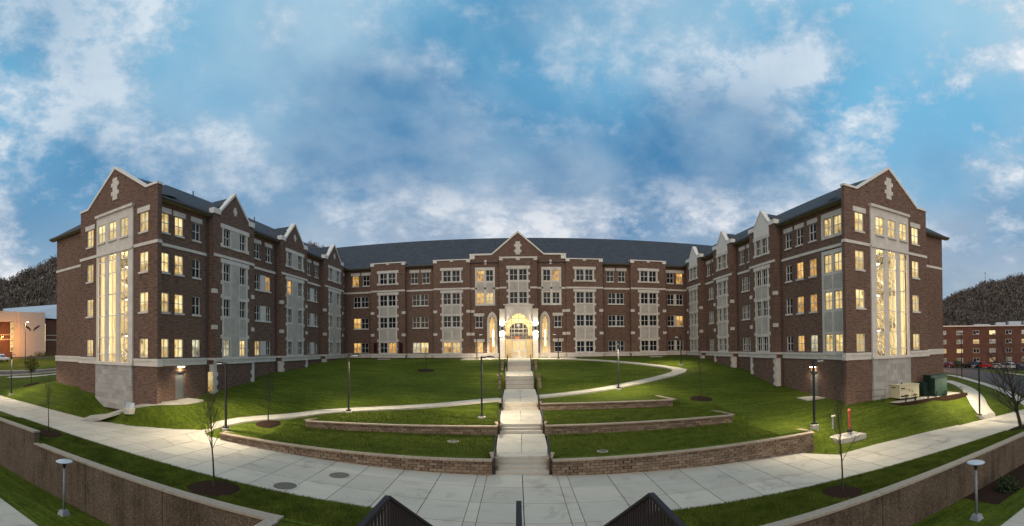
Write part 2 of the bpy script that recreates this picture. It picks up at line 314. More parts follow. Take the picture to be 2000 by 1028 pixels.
CP += [(-60,23,-5.7),(-78,24,-5.4),(-55,32,-4.2),(-66,46,-3.1),(-90,62,-2.2),(-125,85,-1.6),(-62,64,-2.2),(-50,85,-1.8),(0,90,-1.6),(62,85,-5.5),(62,36,-6.6),(78,46,-7.0),(104,70,-7.2),(62,22.6,-8.0),(84,26,-8.0),(50,62,-4.6),(130,100,-7.3)]
CP = np.array(CP, float); cx_, cy_, cz_ = CP.T; nC = len(CP)
Am = np.zeros((nC+3, nC+3)); Am[:nC,:nC] = np.hypot(cx_[:,None]-cx_, cy_[:,None]-cy_) - .25*np.eye(nC); Pm = np.c_[np.ones(nC), cx_, cy_]; Am[:nC,nC:] = Pm; Am[nC:,:nC] = Pm.T
Wt = np.linalg.solve(Am, np.r_[cz_ - jumps(cx_, cy_), 0, 0, 0])
def far_edge(X):   # far edge of the paved walk
    return np.interp(X, [-200,-50,-31.3,-27,-23.5,-21.9,-20.9,-19.7,-19.0], [22.4,22.4,22.3,23.4,25.2,26.5,25.3,24.5,24.76]) if X < -19 else \
        (RW[0][2](X) if X < -1.75 else 23.5 if X < 2.15 else RW[1][2](X) if X < 18.2 else np.interp(X, [18.2,18.3,22.2,29.4,39.2,200], [23.9,21.6,22.3,22.7,22.3,22.3]))
far_edge_v = np.vectorize(far_edge)
WALL_TOP_L, WALL_TOP_R, WALL_Y = -6.28, -6.88, 14.25
def wall_top(X): return np.where(X < -26.2, WALL_TOP_L+.75, np.where(X < 0, WALL_TOP_L, WALL_TOP_R))
def ground0(X, Y):
    X = np.asarray(X, float); Y = np.asarray(Y, float)
    D = np.hypot(X[...,None]-cx_, Y[...,None]-cy_); g = D@Wt[:nC] + Wt[nC] + Wt[nC+1]*X + Wt[nC+2]*Y + jumps(X, Y)
    for xa, xb, fy, h0, h1, top in RW:
        d = Y - fy(np.clip(X, xa, xb)); o_ = np.maximum(np.maximum(xa-X, X-xb), 0)
        k = np.where(d > 0, np.exp(-np.maximum(d-.35, 0)/1.6), 0)*np.exp(-(o_/.25)**2); g = g*(1-k) + (top-.05)*k
    rr = np.hypot(X, Y); far = np.where(X < 0, -2.0, -7.2); t = np.clip((rr-110)/60, 0, 1); g = g*(1-t) + far*t
    g = np.clip(g, -9, -1.35)
    pz = plaza_z(np.clip(X, -70, 70)); g = np.where(Y <= far_edge_v(X), pz-.07, g)
    lt = np.clip((17.35-Y)/(17.35-14.5), 0, 1); wt = np.interp(X, [-29,-25.5,-6,6], [WALL_TOP_L+.67, WALL_TOP_L-.06, WALL_TOP_L-.06, WALL_TOP_R-.06])
    g = np.where(Y < 17.35, (pz+.015)*(1-lt) + wt*lt, g); g = np.where((Y < 17.36) & (np.abs(X) < 5.3), pz-.12, g)
    return g
PATHS = {}
def smooth_line(pts, n=300):
    P = np.array(pts, float); o = []
    for u in np.linspace(0, len(P)-1, n):
        i = min(int(u), len(P)-2); f = u-i; p0, p1, p2, p3 = P[max(i-1,0)], P[i], P[i+1], P[min(i+2,len(P)-1)]
        o.append(.5*((2*p1)+(-p0+p2)*f+(2*p0-5*p1+4*p2-p3)*f*f+(-p0+3*p1-3*p2+p3)*f**3))
    return np.array(o)
def add_path(name, pts, w0, w1=None, mid=0.0, mat='concrete', step=1.5):
    C = smooth_line(pts); s_ = np.r_[0, np.cumsum(np.hypot(*np.diff(C, axis=0).T))]; t_ = s_/s_[-1]; w1 = w0 if w1 is None else w1
    z = ground0(C[:,0], C[:,1]); k = np.ones(31)/31; z = np.convolve(np.pad(z, 15, 'edge'), k, 'valid')
    PATHS[name] = (C, s_, z, w0+(w1-w0)*t_+mid*t_*(1-t_), mat, step)
def ground(X, Y):
    X = np.asarray(X, float); Y = np.asarray(Y, float); g = ground0(X, Y)
    for C, s_, z, w_, mat, step in PATHS.values():
        near = (X > C[:,0].min()-4) & (X < C[:,0].max()+4) & (Y > C[:,1].min()-4) & (Y < C[:,1].max()+4)
        if not near.any(): continue
        d = np.hypot(X[near][:,None]-C[:,0], Y[near][:,None]-C[:,1]); j = d.argmin(1); dm = d.min(1); k = np.clip((dm-w_[j]/2-.35)/2.6, 0, 1); k = k*k*(3-2*k)
        k = np.where(Y[near] <= far_edge_v(X[near])+.3, 1, k); g[near] = (z[j]-.10)*(1-k) + g[near]*k
    return g
def gz(x, y): return float(ground(np.array([x]), np.array([y]))[0])
def axis(lo, hi, step, far_lo, far_hi, g=1.16):
    a = list(np.arange(lo, hi+1e-6, step)); s = step
    while a[-1] < far_hi: s *= g; a.append(a[-1]+s)
    s = step
    while a[0] > far_lo: s *= g; a.insert(0, a[0]-s)
    return np.array(a)
add_path('curved_path', [(-22.0,25.9),(-20.6,27.4),(-18.9,29.0),(-15.8,31.3),(-12.4,33.5),(-6.7,36.0),(-1.3,38.4)], 2.3, 1.9, -1.2)
add_path('looping_path', [(1.7,39.4),(9.6,43.0),(14.3,45.6),(17.9,48.2),(18.7,50.2),(16.9,53.3),(13.3,58.0),(9.6,61.6),(6.5,63.2)], 1.75)
add_path('service_path', [(-31.9,22.35),(-29.6,24.0),(-27.2,26.0),(-25.9,28.0),(-25.7,29.6)], 2.9, 2.1)
xs = axis(-46, 46, .3, -700, 700); ys = np.r_[14.45, axis(14.7, 66.3, .28, 14.7, 900)]
XX, YY = np.meshgrid(xs, ys); ZZ = ground(XX, YY)
ZZ = np.where((np.abs(XX-AX) < 1.62) & (YY > 23.4) & (YY < 64), ZZ-1.1, ZZ)                       # bed under the stairs
ZZ = np.where((np.abs(XX) < 43) & (YY > 68), -2.2, ZZ)
nx, ny = len(xs), len(ys); idx = np.arange(nx*ny).reshape(ny, nx)
me = bpy.data.meshes.new('lawn'); fc = np.stack([idx[:-1,:-1], idx[:-1,1:], idx[1:,1:], idx[1:,:-1]], -1).reshape(-1, 4)
me.from_pydata(np.c_[XX.ravel(), YY.ravel(), ZZ.ravel()].tolist(), [], fc.tolist()); me.materials.append(MATS['grass']); me.polygons.foreach_set('use_smooth', [True]*len(me.polygons))
struct(place('lawn', me))
LOW = -9.0
b = MB()
for x0, x1 in ((-260, -8.4), (8.4, 260)): b.quad((x0,-40,LOW), (x1,-40,LOW), (x1,14.4,LOW), (x0,14.4,LOW))
struct(b.build('sunken_lawn', 'grass'))
b = MB()
for x0, x1, z in ((-8.45, -5.0, WALL_TOP_L-.09), (-5.0, 5.0, -7.0), (5.0, 8.45, WALL_TOP_R-.09)): b.quad((x0,-40,z), (x1,-40,z), (x1,14.7,z), (x0,14.7,z))
b.quad((-5,-40,-7.0), (-5,14.7,-7.0), (-5,14.7,WALL_TOP_L-.09), (-5,-40,WALL_TOP_L-.09)); struct(b.build('stair_bank_lawn', 'grass'))

# ------------------------------------------------------------------ paving: one slab per joint
def slab(parent, pts, zf, th=.10, gap=.03, name='slab', mat='concrete', lift=0.0):
    c = np.mean(np.array(pts), axis=0); q = []
    for x, y in pts:
        dx, dy = c[0]-x, c[1]-y; d = math.hypot(dx, dy); q.append((x+dx/d*gap, y+dy/d*gap))
    b = MB(); k = len(q); top = [(x, y, zf(x, y)+lift) for x, y in q]; b.poly(top); 
    for i in range(k):
        a, e = top[i], top[(i+1) % k]; b.quad((a[0],a[1],a[2]-th), (e[0],e[1],e[2]-th), e, a)
    return b.build(name, mat, parent)
plaza = bpy.data.objects.new('plaza', None); COL.objects.link(plaza); plaza.location = (0, 20, -6.65); struct(plaza)
pzf = lambda x, y: plaza_z(x)
xj = [-70+2.0*i for i in range(34)] + [-2.1, -1.62, .2, 2.0, 2.5] + [4.6+2.0*i for i in range(33)]
xj = sorted(x for x in xj if x < -2.2+.11 or -2.2 < x < 2.6 or x > 2.6)
xj = [x for i, x in enumerate(xj) if i == 0 or x - xj[i-1] > .3]
for a, b_ in zip(xj, xj[1:]):
    fa, fb = float(far_edge(a+.01)), float(far_edge(b_-.01)); rows = 3 if max(fa, fb) < 24.5 else 4
    near = 17.4 if abs((a+b_)/2) > 5 else 12.6
    if near < 17: rows += 2
    for i in range(rows):
        ya0, ya1 = near+(fa-near)*i/rows, near+(fa-near)*(i+1)/rows; yb0, yb1 = near+(fb-near)*i/rows, near+(fb-near)*(i+1)/rows
        slab(plaza, [(a,ya0),(b_,yb0),(b_,yb1),(a,ya1)], pzf)
def lay_path(name):
    """a path of separate slabs laid along its centre line"""
    C, s_, z, w_, mat, step = PATHS[name]; n = max(2, int(s_[-1]/step)); ss = np.linspace(0, s_[-1], n+1)
    X, Y, Z, W = (np.interp(ss, s_, q) for q in (C[:,0], C[:,1], z, w_/2)); T = np.gradient(np.c_[X, Y], axis=0); T /= np.hypot(T[:,0], T[:,1])[:,None]
    root = bpy.data.objects.new(name, None); COL.objects.link(root); root.location = (X[0], Y[0], Z[0]); struct(root)
    for a in range(n):
        c_ = a+1
        p = [(X[a]+T[a,1]*W[a], Y[a]-T[a,0]*W[a], Z[a]), (X[c_]+T[c_,1]*W[c_], Y[c_]-T[c_,0]*W[c_], Z[c_]), (X[c_]-T[c_,1]*W[c_], Y[c_]+T[c_,0]*W[c_], Z[c_]), (X[a]-T[a,1]*W[a], Y[a]+T[a,0]*W[a], Z[a])]
        cc = np.mean(p, axis=0); q = [tuple(np.array(v)+(cc-np.array(v))*.01+np.array((0,0,.02))) for v in p]
        b = MB(); b.poly(q)
        for i in range(4): u, v = q[i], q[(i+1) % 4]; b.quad((u[0],u[1],u[2]-.22), (v[0],v[1],v[2]-.22), v, u)
        b.build('slab' if mat == 'concrete' else 'road_section', mat, root)
for k in list(PATHS): lay_path(k)
b = MB(); b.hexa([(24.3,32.4,-5.4),(26.4,32.4,-5.4),(26.4,35.0,-5.4),(24.3,35.0,-5.4),(24.3,32.4,-5.06),(26.4,32.4,-5.04),(26.4,35.0,-5.0),(24.3,35.0,-5.02)]); struct(b.build('door_landing', 'concrete'))
b = MB(); b.hexa([(-8,62.6,-2.2),(8.4,62.6,-2.2),(8.4,66.2,-2.2),(-8,66.2,-2.2),(-8,62.6,-1.70),(8.4,62.6,-1.70),(8.4,66.2,-1.58),(-8,66.2,-1.58)]); struct(b.build('entrance_pavement', 'concrete'))

# ------------------------------------------------------------------ the residence hall
XL, XR, YC, YL, YR = -26.88, 26.46, 67.16, 25.47, 28.64
PB = .76                                     # how far the bays stand out
HALL = thing('residence_hall', 'large four storey brick hall with stone trim, gables and slate-grey roof around a sloping lawn', 'building', (AX, 66, -1.63))
frC = lambda u, n, z: (u, YC-n, z)
frL = lambda u, n, z: (XL+n, u, z)
frR = lambda u, n, z: (XR-n, u, z)
frEL = lambda u, n, z: (u, YL-n, z)
frER = lambda u, n, z: (u, YR-n, z)
ROT = {'C': 0, 'L': R(90), 'R': R(-90), 'EL': 0, 'ER': 0}
FRS = {'C': frC, 'L': frL, 'R': frR, 'EL': frEL, 'ER': frER}
FZ = {1: (-.78, .82), 2: (3.08, 4.73), 3: (6.48, 8.15), 4: (9.88, 11.52)}
ZB, ZB0, ZS = -.87, -1.49, 8.93              # belt course top and bottom, string course top
WM = {}
def window_meshes(wd, ht, cols, rows):
    k = (round(wd,3), round(ht,3), cols, rows)
    if k not in WM:
        b = MB(); fw_, mw = .055, .032
        for a0, a1, c0, c1 in ((-wd/2, -wd/2+fw_, 0, ht), (wd/2-fw_, wd/2, 0, ht), (-wd/2+fw_, wd/2-fw_, 0, fw_), (-wd/2+fw_, wd/2-fw_, ht-fw_, ht)): b.box(a0, a1, -.045, .06, c0, c1)
        for i in range(1, cols): x = -wd/2+wd*i/cols; b.box(x-mw, x+mw, -.03, .04, fw_, ht-fw_)
        for j in range(1, rows): z = ht*j/rows; b.box(-wd/2+fw_, wd/2-fw_, -.034, .044, z-mw, z+mw)
        f = b.mesh('window'); f.materials.append(MATS['white_frame'])
        p = MB(); p.quad((-wd/2,.05,0), (wd/2,.05,0), (wd/2,.05,ht), (-wd/2,.05,ht)); WM[k] = (f, p)
    return WM[k]
PM = {}
def window(fac, u, z0, z1, wd, n=0.0, glass='window_dark', cols=2, rows=2, rec=.12):
    """a window (frame with glazing bars) and its pane"""
    f, p = window_meshes(wd, z1-z0, cols, rows)
    o = place('window', f, HALL, FRS[fac](u, n-rec, z0), ROT[fac])
    k = (round(wd,3), round(z1-z0,3), glass)
    if k not in PM: me = p.mesh('pane'); me.materials.append(MATS[glass]); PM[k] = me
    q = bpy.data.objects.new('pane', PM[k]); COL.objects.link(q); q.parent = o
    return o
def part(mb, name, mat, parent=None): return mb.build(name, mat, parent or HALL)
BOXES = {}
def piece(name, mat, fr, u0, u1, n0, n1, z0, z1):
    """one dressed stone; stones of one size share a mesh"""
    a, b_ = Vector(fr(u0, n0, z0)), Vector(fr(u1, n1, z1)); lo = Vector((min(a.x,b_.x), min(a.y,b_.y), z0)); d = (abs(b_.x-a.x), abs(b_.y-a.y), z1-z0)
    k = (name, mat, *[round(v, 3) for v in d])
    if k not in BOXES: me = MB().box(0, d[0], 0, d[1], 0, d[2]).mesh(name); me.materials.append(MATS[mat]); BOXES[k] = me
    return place(name, BOXES[k], HALL, lo)
class Stones:
    """same calls as MB, but every stone becomes a part of its own"""
    def __init__(s, name): s.name = name
    def fbox(s, fr, *a): piece(s.name, 'limestone', fr, *a)
def sill(mb, fac, u0, u1, z, n=0.0, h=.16): piece('sill', 'limestone', FRS[fac], u0-.07, u1+.07, n-.02, n+.09, z-h, z)
def lintel(mb, fac, u0, u1, z, n=0.0, h=.44): piece('lintel', 'limestone', FRS[fac], u0-.24, u1+.24, n-.02, n+.05, z+.003, z+h)
# what glows in which room: (facade, column, floor) -> pane material
LIT = {}
for f_ in (1,2,3,4): LIT['L', 0, f_] = 'window_warm'; LIT['L', 1, f_] = 'window_warm'
LIT['L', 2, 1] = 'window_pale'

def trim_lines(mb, fac, u0, u1, n, belt=True, string=True):
    fr = FRS[fac]
    if belt: piece('belt_course', 'limestone', fr, u0, u1, n, n+.10, ZB0, ZB-.22); piece('belt_cap', 'limestone', fr, u0, u1, n, n+.16, ZB-.217, ZB)
    if string: piece('string_course', 'limestone', fr, u0, u1, n, n+.06, ZS-.26, ZS)

def recess(fac, u0, u1, n, singles, pairs, lit=None, lint=True, panel=False, z0=-6.0, extra=()):
    """plain stretch of brick wall: single windows with lintels on the top floor, pairs below"""
    fr = FRS[fac]; lit = lit or {}; holes = list(extra); st = MB()
    for j, (a, b_) in enumerate(singles):
        holes.append((a, b_, *FZ[4])); lintel(st, fac, a, b_, FZ[4][1], n); sill(st, fac, a, b_, FZ[4][0], n)
        window(fac, (a+b_)/2, *FZ[4], b_-a, n, lit.get((4, j), 'window_dark'))
    for fl in (3, 2, 1):
        for j, (a, b_) in enumerate(pairs):
            holes.append((a, b_, *FZ[fl])); window(fac, (a+b_)/2, *FZ[fl], b_-a, n, lit.get((fl, j), 'window_dark'))
        if fl > 1:
            if len(pairs) == 2 and pairs[1][0]-pairs[0][1] < 1.4: sill(st, fac, pairs[0][0], pairs[1][1], FZ[fl][0], n)
            else:
                for a, b_ in pairs: sill(st, fac, a, b_, FZ[fl][0], n)
        if len(pairs) == 2 and pairs[1][0]-pairs[0][1] < 1.4: piece('mullion', 'limestone', fr, pairs[0][1]+.002, pairs[1][0]-.002, n-.02, n+.025, FZ[fl][0], FZ[fl][1])
    w = MB(); holes_grid(w, fr, u0, u1, z0, 12.45, n, holes, .16); part(w, 'wall', 'brick')
    trim_lines(None, fac, u0, u1, n)

class Copings:
    def fbox(s, fr, *a): piece('coping', 'coping', fr, *a)
    def prism(s, fr, uz, n0, n1): part(MB().prism(fr, uz, n0, n1), 'coping', 'coping')
def bay(fac, u0, u1, sur, wins, top, lit=None, style='flat', zbase=-6.0, n=PB, tabs=True):
    """projecting bay: stone surround round a stack of windows with cast panels between the floors"""
    fr = FRS[fac]; lit = lit or {}; s0, s1 = sur; holes = []
    for fl in FZ:
        for j, (a, b_) in enumerate(wins):
            holes.append((a, b_, *FZ[fl])); window(fac, (a+b_)/2, *FZ[fl], b_-a, n+.06, lit.get((fl, j), 'window_dark'), rec=.16)
    w = MB(); holes_grid(w, fr, u0, u1, zbase, 12.5, n, holes, .16)
    for u in (u0, u1): w.quad(fr(u, -.2, zbase), fr(u, n, zbase), fr(u, n, top), fr(u, -.2, top))
    st = Stones('quoin'); LN = Stones('lintel'); SI = Stones('sill')
    h4 = [h for h in holes if h[2] > 9]; h3 = [h for h in holes if h[2] < 9]
    part(plate(MB(), fr, s0+.25, s1-.25, FZ[4][0]-.2, 11.52, n, n+.06, h4), 'stone_surround', 'limestone'); LN.fbox(fr, s0, s1, n, n+.09, 11.523, 11.93)
    for a, b_ in ((s0, s0+.248), (s1-.248, s1)): st.fbox(fr, a, b_, n, n+.07, FZ[4][0]-.2, FZ[4][0]+.16)
    part(plate(MB(), fr, s0+.25, s1-.25, ZB+.003, 8.18, n, n+.06, h3), 'stone_surround', 'limestone'); LN.fbox(fr, s0, s1, n, n+.09, 8.183, 8.58)
    for zz_ in (.96, 2.70, 4.80, 6.12): 
        for a, b_ in ((s0, s0+.248), (s1-.248, s1)): st.fbox(fr, a, b_, n, n+.075, zz_, zz_+.36)
    for zz_ in (-.35, 3.75, 7.2):
        for a, b_ in ((s0+.13, s0+.248), (s1-.248, s1-.13)): st.fbox(fr, a, b_, n, n+.055, zz_, zz_+.30)
    trim_lines(st, fac, u0, u1, n)
    e = 1 if fac == 'C' else 0
    for u in (u0, u1): st.fbox(fr, min(u, u+(.16 if u == u1 else -.16)), max(u, u+(.16 if u == u1 else -.16)), -.2, n+.158, ZB-.214, ZB-.003)
    if tabs:
        for zz_ in (1.80, 5.20):
            for a, b_ in ((u0-.03, u0+.55), (u1-.55, u1+.03)): st.fbox(fr, a, b_, n-.3, n+.035, zz_, zz_+.40)
    # panels between the floors
    for (c, d) in ((1.10, 2.88), (5.0, 6.28)):
        for j, (a, b_) in enumerate(wins):
            p = MB(); p.fbox(fr, a+.02, b_-.02, n+.05, n+.085, c+.06, d-.06); part(p, 'spandrel_panel', 'cast_panel')
        for (a, b_) in wins: SI.fbox(fr, a-.05, b_+.05, n+.055, n+.115, d+.02, d+.18)
    if len(wins) == 2 and wins[1][0]-wins[0][1] > .9:
        for c, d in ((ZB+.05, 8.1), (9.9, 11.45)):
            p = MB(); p.fbox(fr, wins[0][1]+.12, wins[1][0]-.12, n+.05, n+.075, c, d); part(p, 'stone_panel', 'cast_panel')
    for (a, b_) in wins: SI.fbox(fr, a-.05, b_+.05, n+.055, n+.12, FZ[4][0]-.15, FZ[4][0]-.003)
    cp = Copings(); um = (u0+u1)/2
    if style == 'flat':
        w.prism(fr, [(u0,12.503),(u1,12.503),(u1,13.05),(u0,13.05)], -.6, n)
        cp.fbox(fr, u0-.06, u1+.06, -.66, n+.08, 13.053, 13.2)
        for a, b_ in ((u0-.05, u0+.55), (u1-.55, u1+.05), (um-.22, um+.22)): cp.fbox(fr, a, b_, n-.1, n+.06, 12.72 if b_-a > .5 else 12.86, 13.05)
    elif style == 'gable':
        a, c = u0+1.0, u1-1.0; w.prism(fr, [(u0,12.503),(u1,12.503),(u1,12.95),(c,12.95),(um,15.15),(a,12.95),(u0,12.95)], n-.45, n)
        for p, q in (((a, 12.953), (um, 15.153)), ((c, 12.953), (um, 15.153))):
            cp.prism(fr, [p, q, (q[0], q[1]+.25), (p[0], p[1]+.25)], n-.52, n+.07)
        for a_, b_ in ((u0-.06, a-.003), (c+.003, u1+.06)): cp.fbox(fr, a_, b_, n-.52, n+.07, 12.70, 13.2)
        part(MB().prism(fr, [(um-.16,13.15),(um+.16,13.15),(um+.16,13.42),(um+.3,13.42),(um+.3,13.68),(um+.16,13.68),(um+.16,13.96),(um-.16,13.96),(um-.16,13.68),(um-.3,13.68),(um-.3,13.42),(um-.16,13.42)], n-.02, n+.04), 'stone_cross', 'limestone')
        rf = MB(); dz = 2.3/(um-u0-.2)
        for sgn in (-1, 1): rf.quad(fr(um, n-.4, 15.1), fr(um, -3.7, 15.1), fr(um+sgn*(um-u0), 0.2, 12.75), fr(um+sgn*(um-u0), n-.4, 12.75))
        part(rf, 'dormer_roof', 'shingle')
    elif style == 'stone':
        a, c = u0+1.15, u1-1.15
        w.prism(fr, [(u0,12.503),(a,12.503),(a,12.9),(u0,12.9)], n-.45, n); w.prism(fr, [(c,12.503),(u1,12.503),(u1,12.9),(c,12.9)], n-.45, n)
        cp.prism(fr, [(a,11.933),(c,11.933),(c,12.95),(c-.2,13.05),(um,14.6),(a+.2,13.05),(a,12.95)], n-.45, n+.05)
        cp.fbox(fr, um-.55, um+.55, n+.045, n+.07, 12.55, 12.62)
        for p, q in (((a+.05, 13.05), (um, 14.603)), ((c-.05, 13.05), (um, 14.603))): cp.prism(fr, [p, q, (q[0], q[1]+.16), (p[0], p[1]+.16)], n-.5, n+.1)
        for a_, b_ in ((u0-.07, a+.05), (c-.05, u1+.07)): cp.fbox(fr, a_, b_, n-.5, n+.1, 12.72, 13.18)
        rf = MB()
        for sgn in (-1, 1): rf.quad(fr(um, n-.4, 14.5), fr(um, -2.8, 14.5), fr(um+sgn*(um-u0), 0.2, 12.75), fr(um+sgn*(um-u0), n-.4, 12.75))
        part(rf, 'dormer_roof', 'shingle')
    part(w, 'bay_wall', 'brick')

# --- centre range
W_, A_, P_, H_ = 'window_warm', 'window_amber', 'window_pale', 'window_hall'
def pair(c, w=1.17, g=.12): return [(c-g/2-w, c-g/2), (c+g/2, c+g/2+w)]
for (a, b_), lt in (((-22.37,-16.88), {(1,1): A_}), ((-12.48,-6.96), {(1,0): A_, (1,1): W_}), ((7.32,12.85), {}), ((17.21,22.85), {})):
    c = (a+b_)/2; bay('C', a, b_, (c-1.72, c+1.72), pair(c, 1.16, .2), 13.05, lt, 'flat', zbase=-2.4)
recess('C', -26.9, -22.37, 0, [(-25.75,-24.65), (-23.95,-22.85)], pair(-24.3), {(4,0): A_, (2,0): A_, (1,0): A_}, z0=-2.4)
recess('C', -16.88, -12.48, 0, [(-16.12,-15.03), (-14.33,-13.2)], pair(-14.67), {(1,0): P_, (1,1): W_}, z0=-2.4)
recess('C', 12.85, 17.21, 0, [(13.6,14.7), (15.4,16.5)], pair(15.03), z0=-2.4)
recess('C', 22.85, 26.5, 0, [(23.3,24.4), (24.85,25.95)], [(23.35,24.45), (24.85,25.95)], {(4,1): A_, (2,1): A_}, z0=-2.4)
# --- entrance block
NE, NC, NP = .38, .95, 1.35
holes = []; st = Stones('quoin')
for sgn in (-1, 1):
    X = lambda u: AX + sgn*u
    def span(a, b_): p, q = X(a), X(b_); return (min(p,q), max(p,q))
    u0, u1 = span(3.45, 6.42); ws = [span(3.71, 4.80), span(5.08, 6.17)]; hh = [(*q, *FZ[f]) for q in ws for f in (3, 4)]; holes += hh
    part(plate(MB(), frC, u0, u1, 6.23, 11.93, NE, NE+.06, hh), 'stone_surround', 'limestone')
    for j, q in enumerate(ws):
        for f in (3, 4):
            g = 'window_dark'
            if sgn < 0: g = {(1,4): A_, (1,3): A_, (0,3): H_}.get((j, f), g)
            elif (j, f) == (1, 4): g = A_
            window('C', sum(q)/2, *FZ[f], q[1]-q[0], NE+.06, g, rec=.16)
        p = MB(); p.fbox(frC, q[0], q[1], NE+.05, NE+.085, 8.35, 9.65); part(p, 'spandrel_panel', 'cast_panel')
    q = span(5.32, 6.41)
    for (z0, z1), g in (((2.99, 4.66), 'window_dark'), ((-.74, .82), A_ if sgn < 0 else 'window_dark')):
        holes.append((*q, z0, z1)); window('C', sum(q)/2, z0, z1, q[1]-q[0], NE, g); lintel(st, 'C', *q, z1, NE, .42)
        if z0 > 0: sill(st, 'C', *q, z0, NE)
    lc = X(3.91); holes += [(lc-.46, lc+.46, -1.5, 3.7), (lc-.36, lc+.36, 3.7, 4.2), (lc-.2, lc+.2, 4.2, 4.6)]
    u0, u1 = span(4.68, 5.02); st.fbox(frC, u0, u1, NE-.01, NE+.04, 12.35, 13.05)
    t0, t1 = span(6.55, 7.1)
    for zz_ in (1.8, 5.2): st.fbox(frC, t0, t1, NE-.02, NE+.035, zz_, zz_+.4)
    # lancet window: pointed stone frame with tracery and clear glass
    arch = lambda hw, zs, za, k=9: [(lc-hw, zs)] + [(lc-hw+hw*(1-math.cos(t*math.pi/2*.9))/(1-math.cos(math.pi/2*.9)), zs+(za-zs)*math.sin(t*math.pi/2*.9)/math.sin(math.pi/2*.9)) for t in [i/k for i in range(1, k)]] + [(lc, za)]
    def full(hw, zs, za): l_ = arch(hw, zs, za); return l_ + [(2*lc-u, z) for u, z in reversed(l_[:-1])]
    o_, i_ = full(.77, 3.75, 5.3), full(.46, 3.65, 4.75); lb = MB()
    o_ = [(lc-.77, -1.6)] + o_ + [(lc+.77, -1.6)]; i_ = [(lc-.46, -1.6)] + i_ + [(lc+.46, -1.6)]
    for k in range(len(o_)-1):
        lb.quad(frC(*o_[k][:1], NE+.12, o_[k][1]), frC(i_[k][0], NE+.12, i_[k][1]), frC(i_[k+1][0], NE+.12, i_[k+1][1]), frC(o_[k+1][0], NE+.12, o_[k+1][1]))
        lb.quad(frC(i_[k][0], NE+.12, i_[k][1]), frC(i_[k][0], NE-.2, i_[k][1]), frC(i_[k+1][0], NE-.2, i_[k+1][1]), frC(i_[k+1][0], NE+.12, i_[k+1][1]))
        lb.quad(frC(o_[k][0], NE, o_[k][1]), frC(o_[k][0], NE+.12, o_[k][1]), frC(o_[k+1][0], NE+.12, o_[k+1][1]), frC(o_[k+1][0], NE, o_[k+1][1]))
    part(lb, 'lancet_frame', 'limestone')
    fb = MB(); fb.fbox(frC, lc-.025, lc+.025, NE-.18, NE-.1, -1.5, 4.7)
    for zz_ in (-.75, 1.0, 1.45, 2.9, 3.6): fb.fbox(frC, lc-.46, lc+.46, NE-.185, NE-.105, zz_-.03, zz_+.03)
    for e in (-.43, .43): fb.fbox(frC, lc+e-.03, lc+e+.03, NE-.17, NE-.09, -1.5, 3.75)
    wo = fb.build('lancet_window', 'white_frame', HALL); gb = MB(); gb.poly([frC(u, NE-.2, z) for u, z in i_]); gb.build('pane', 'clear_glass', wo)
    rb_ = MB(); rb_.box(lc-1.0, lc+1.0, YC-NE+.21, YC+2.4, -1.58, 5.0); rb_.f = [f for k_, f in enumerate(rb_.f) if k_ != 2]; part(rb_, 'side_lobby', 'interior_cream')
    part(MB().box(lc-1.0, lc+1.0, YC+.9, YC+1.1, 1.1, 1.5), 'lobby_beam', 'interior_stair'); part(MB().box(lc-.95, lc-.25, YC+1.9, YC+2.3, -1.58, 1.0), 'lobby_panel', 'interior_wood'); part(MB().box(lc+.05, lc+.15, YC+.5, YC+.6, .2, 2.6), 'lobby_lamp', 'fixture')
    for z_ in (-.3, 3.4):
        ld = bpy.data.lights.new('lobby_glow', 'POINT'); ld.energy = 60; ld.color = (1, .78, .42); ld.shadow_soft_size = .2; o = bpy.data.objects.new('lobby_glow', ld); COL.objects.link(o); o.parent = HALL; o.location = Vector((lc, YC+.4, z_))-WL(HALL)
wl = MB(); holes_grid(wl, frC, -6.96, 7.32, -2.4, 13.3, NE, holes + [(-1.76, 2.22, -1.6, 3.7), (-1.4, 1.86, 3.7, 4.4), (-.8, 1.2, 4.4, 5.0)], .0)
GB = [(-6.96,13.303),(7.32,13.303),(7.32,13.75),(4.06,13.75),(AX,17.05),(-3.72,13.75),(-6.96,13.75)]
wl.prism(frC, GB, -.5, NE); part(wl, 'wall', 'brick')
cp = Copings()
for p, q in (((-3.72,13.753),(AX,17.053)), ((4.06,13.753),(AX,17.053))): cp.prism(frC, [p, q, (q[0], q[1]+.30), (p[0], p[1]+.24)], -.6, NE+.1)
cp.fbox(frC, -7.03, -3.725, -.6, NE+.1, 13.753, 13.99); cp.fbox(frC, 4.065, 7.39, -.6, NE+.1, 13.753, 13.99)
for a in (-7.0, 6.62): cp.fbox(frC, a, a+.74, NE-.1, NE+.07, 13.2, 13.75)
rf = MB()
for sgn in (-1, 1): rf.quad((AX, YC+.5, 17.0), (AX, 74.2, 17.9), (AX+sgn*5, 69.2, 13.8), (AX+sgn*5, YC+.5, 13.5))
part(rf, 'dormer_roof', 'shingle')
def cross(fr, c, n0, n1, zs):
    r_ = []
    for (z0, z1, hw) in zs: r_ += [(c+hw, z0), (c+hw, z1)]
    part(MB().prism(fr, r_ + [(2*c-u, z) for u, z in reversed(r_)], n0, n1), 'stone_cross', 'limestone')
cross(frC, AX, NE-.02, NE+.06, ((13.8,14.15,.33), (14.15,14.5,.54), (14.5,15.0,.33), (15.0,15.35,.54), (15.35,15.75,.33)))
trim_lines(st, 'C', -6.96, -2.5, NE); trim_lines(st, 'C', 2.95, 7.32, NE)
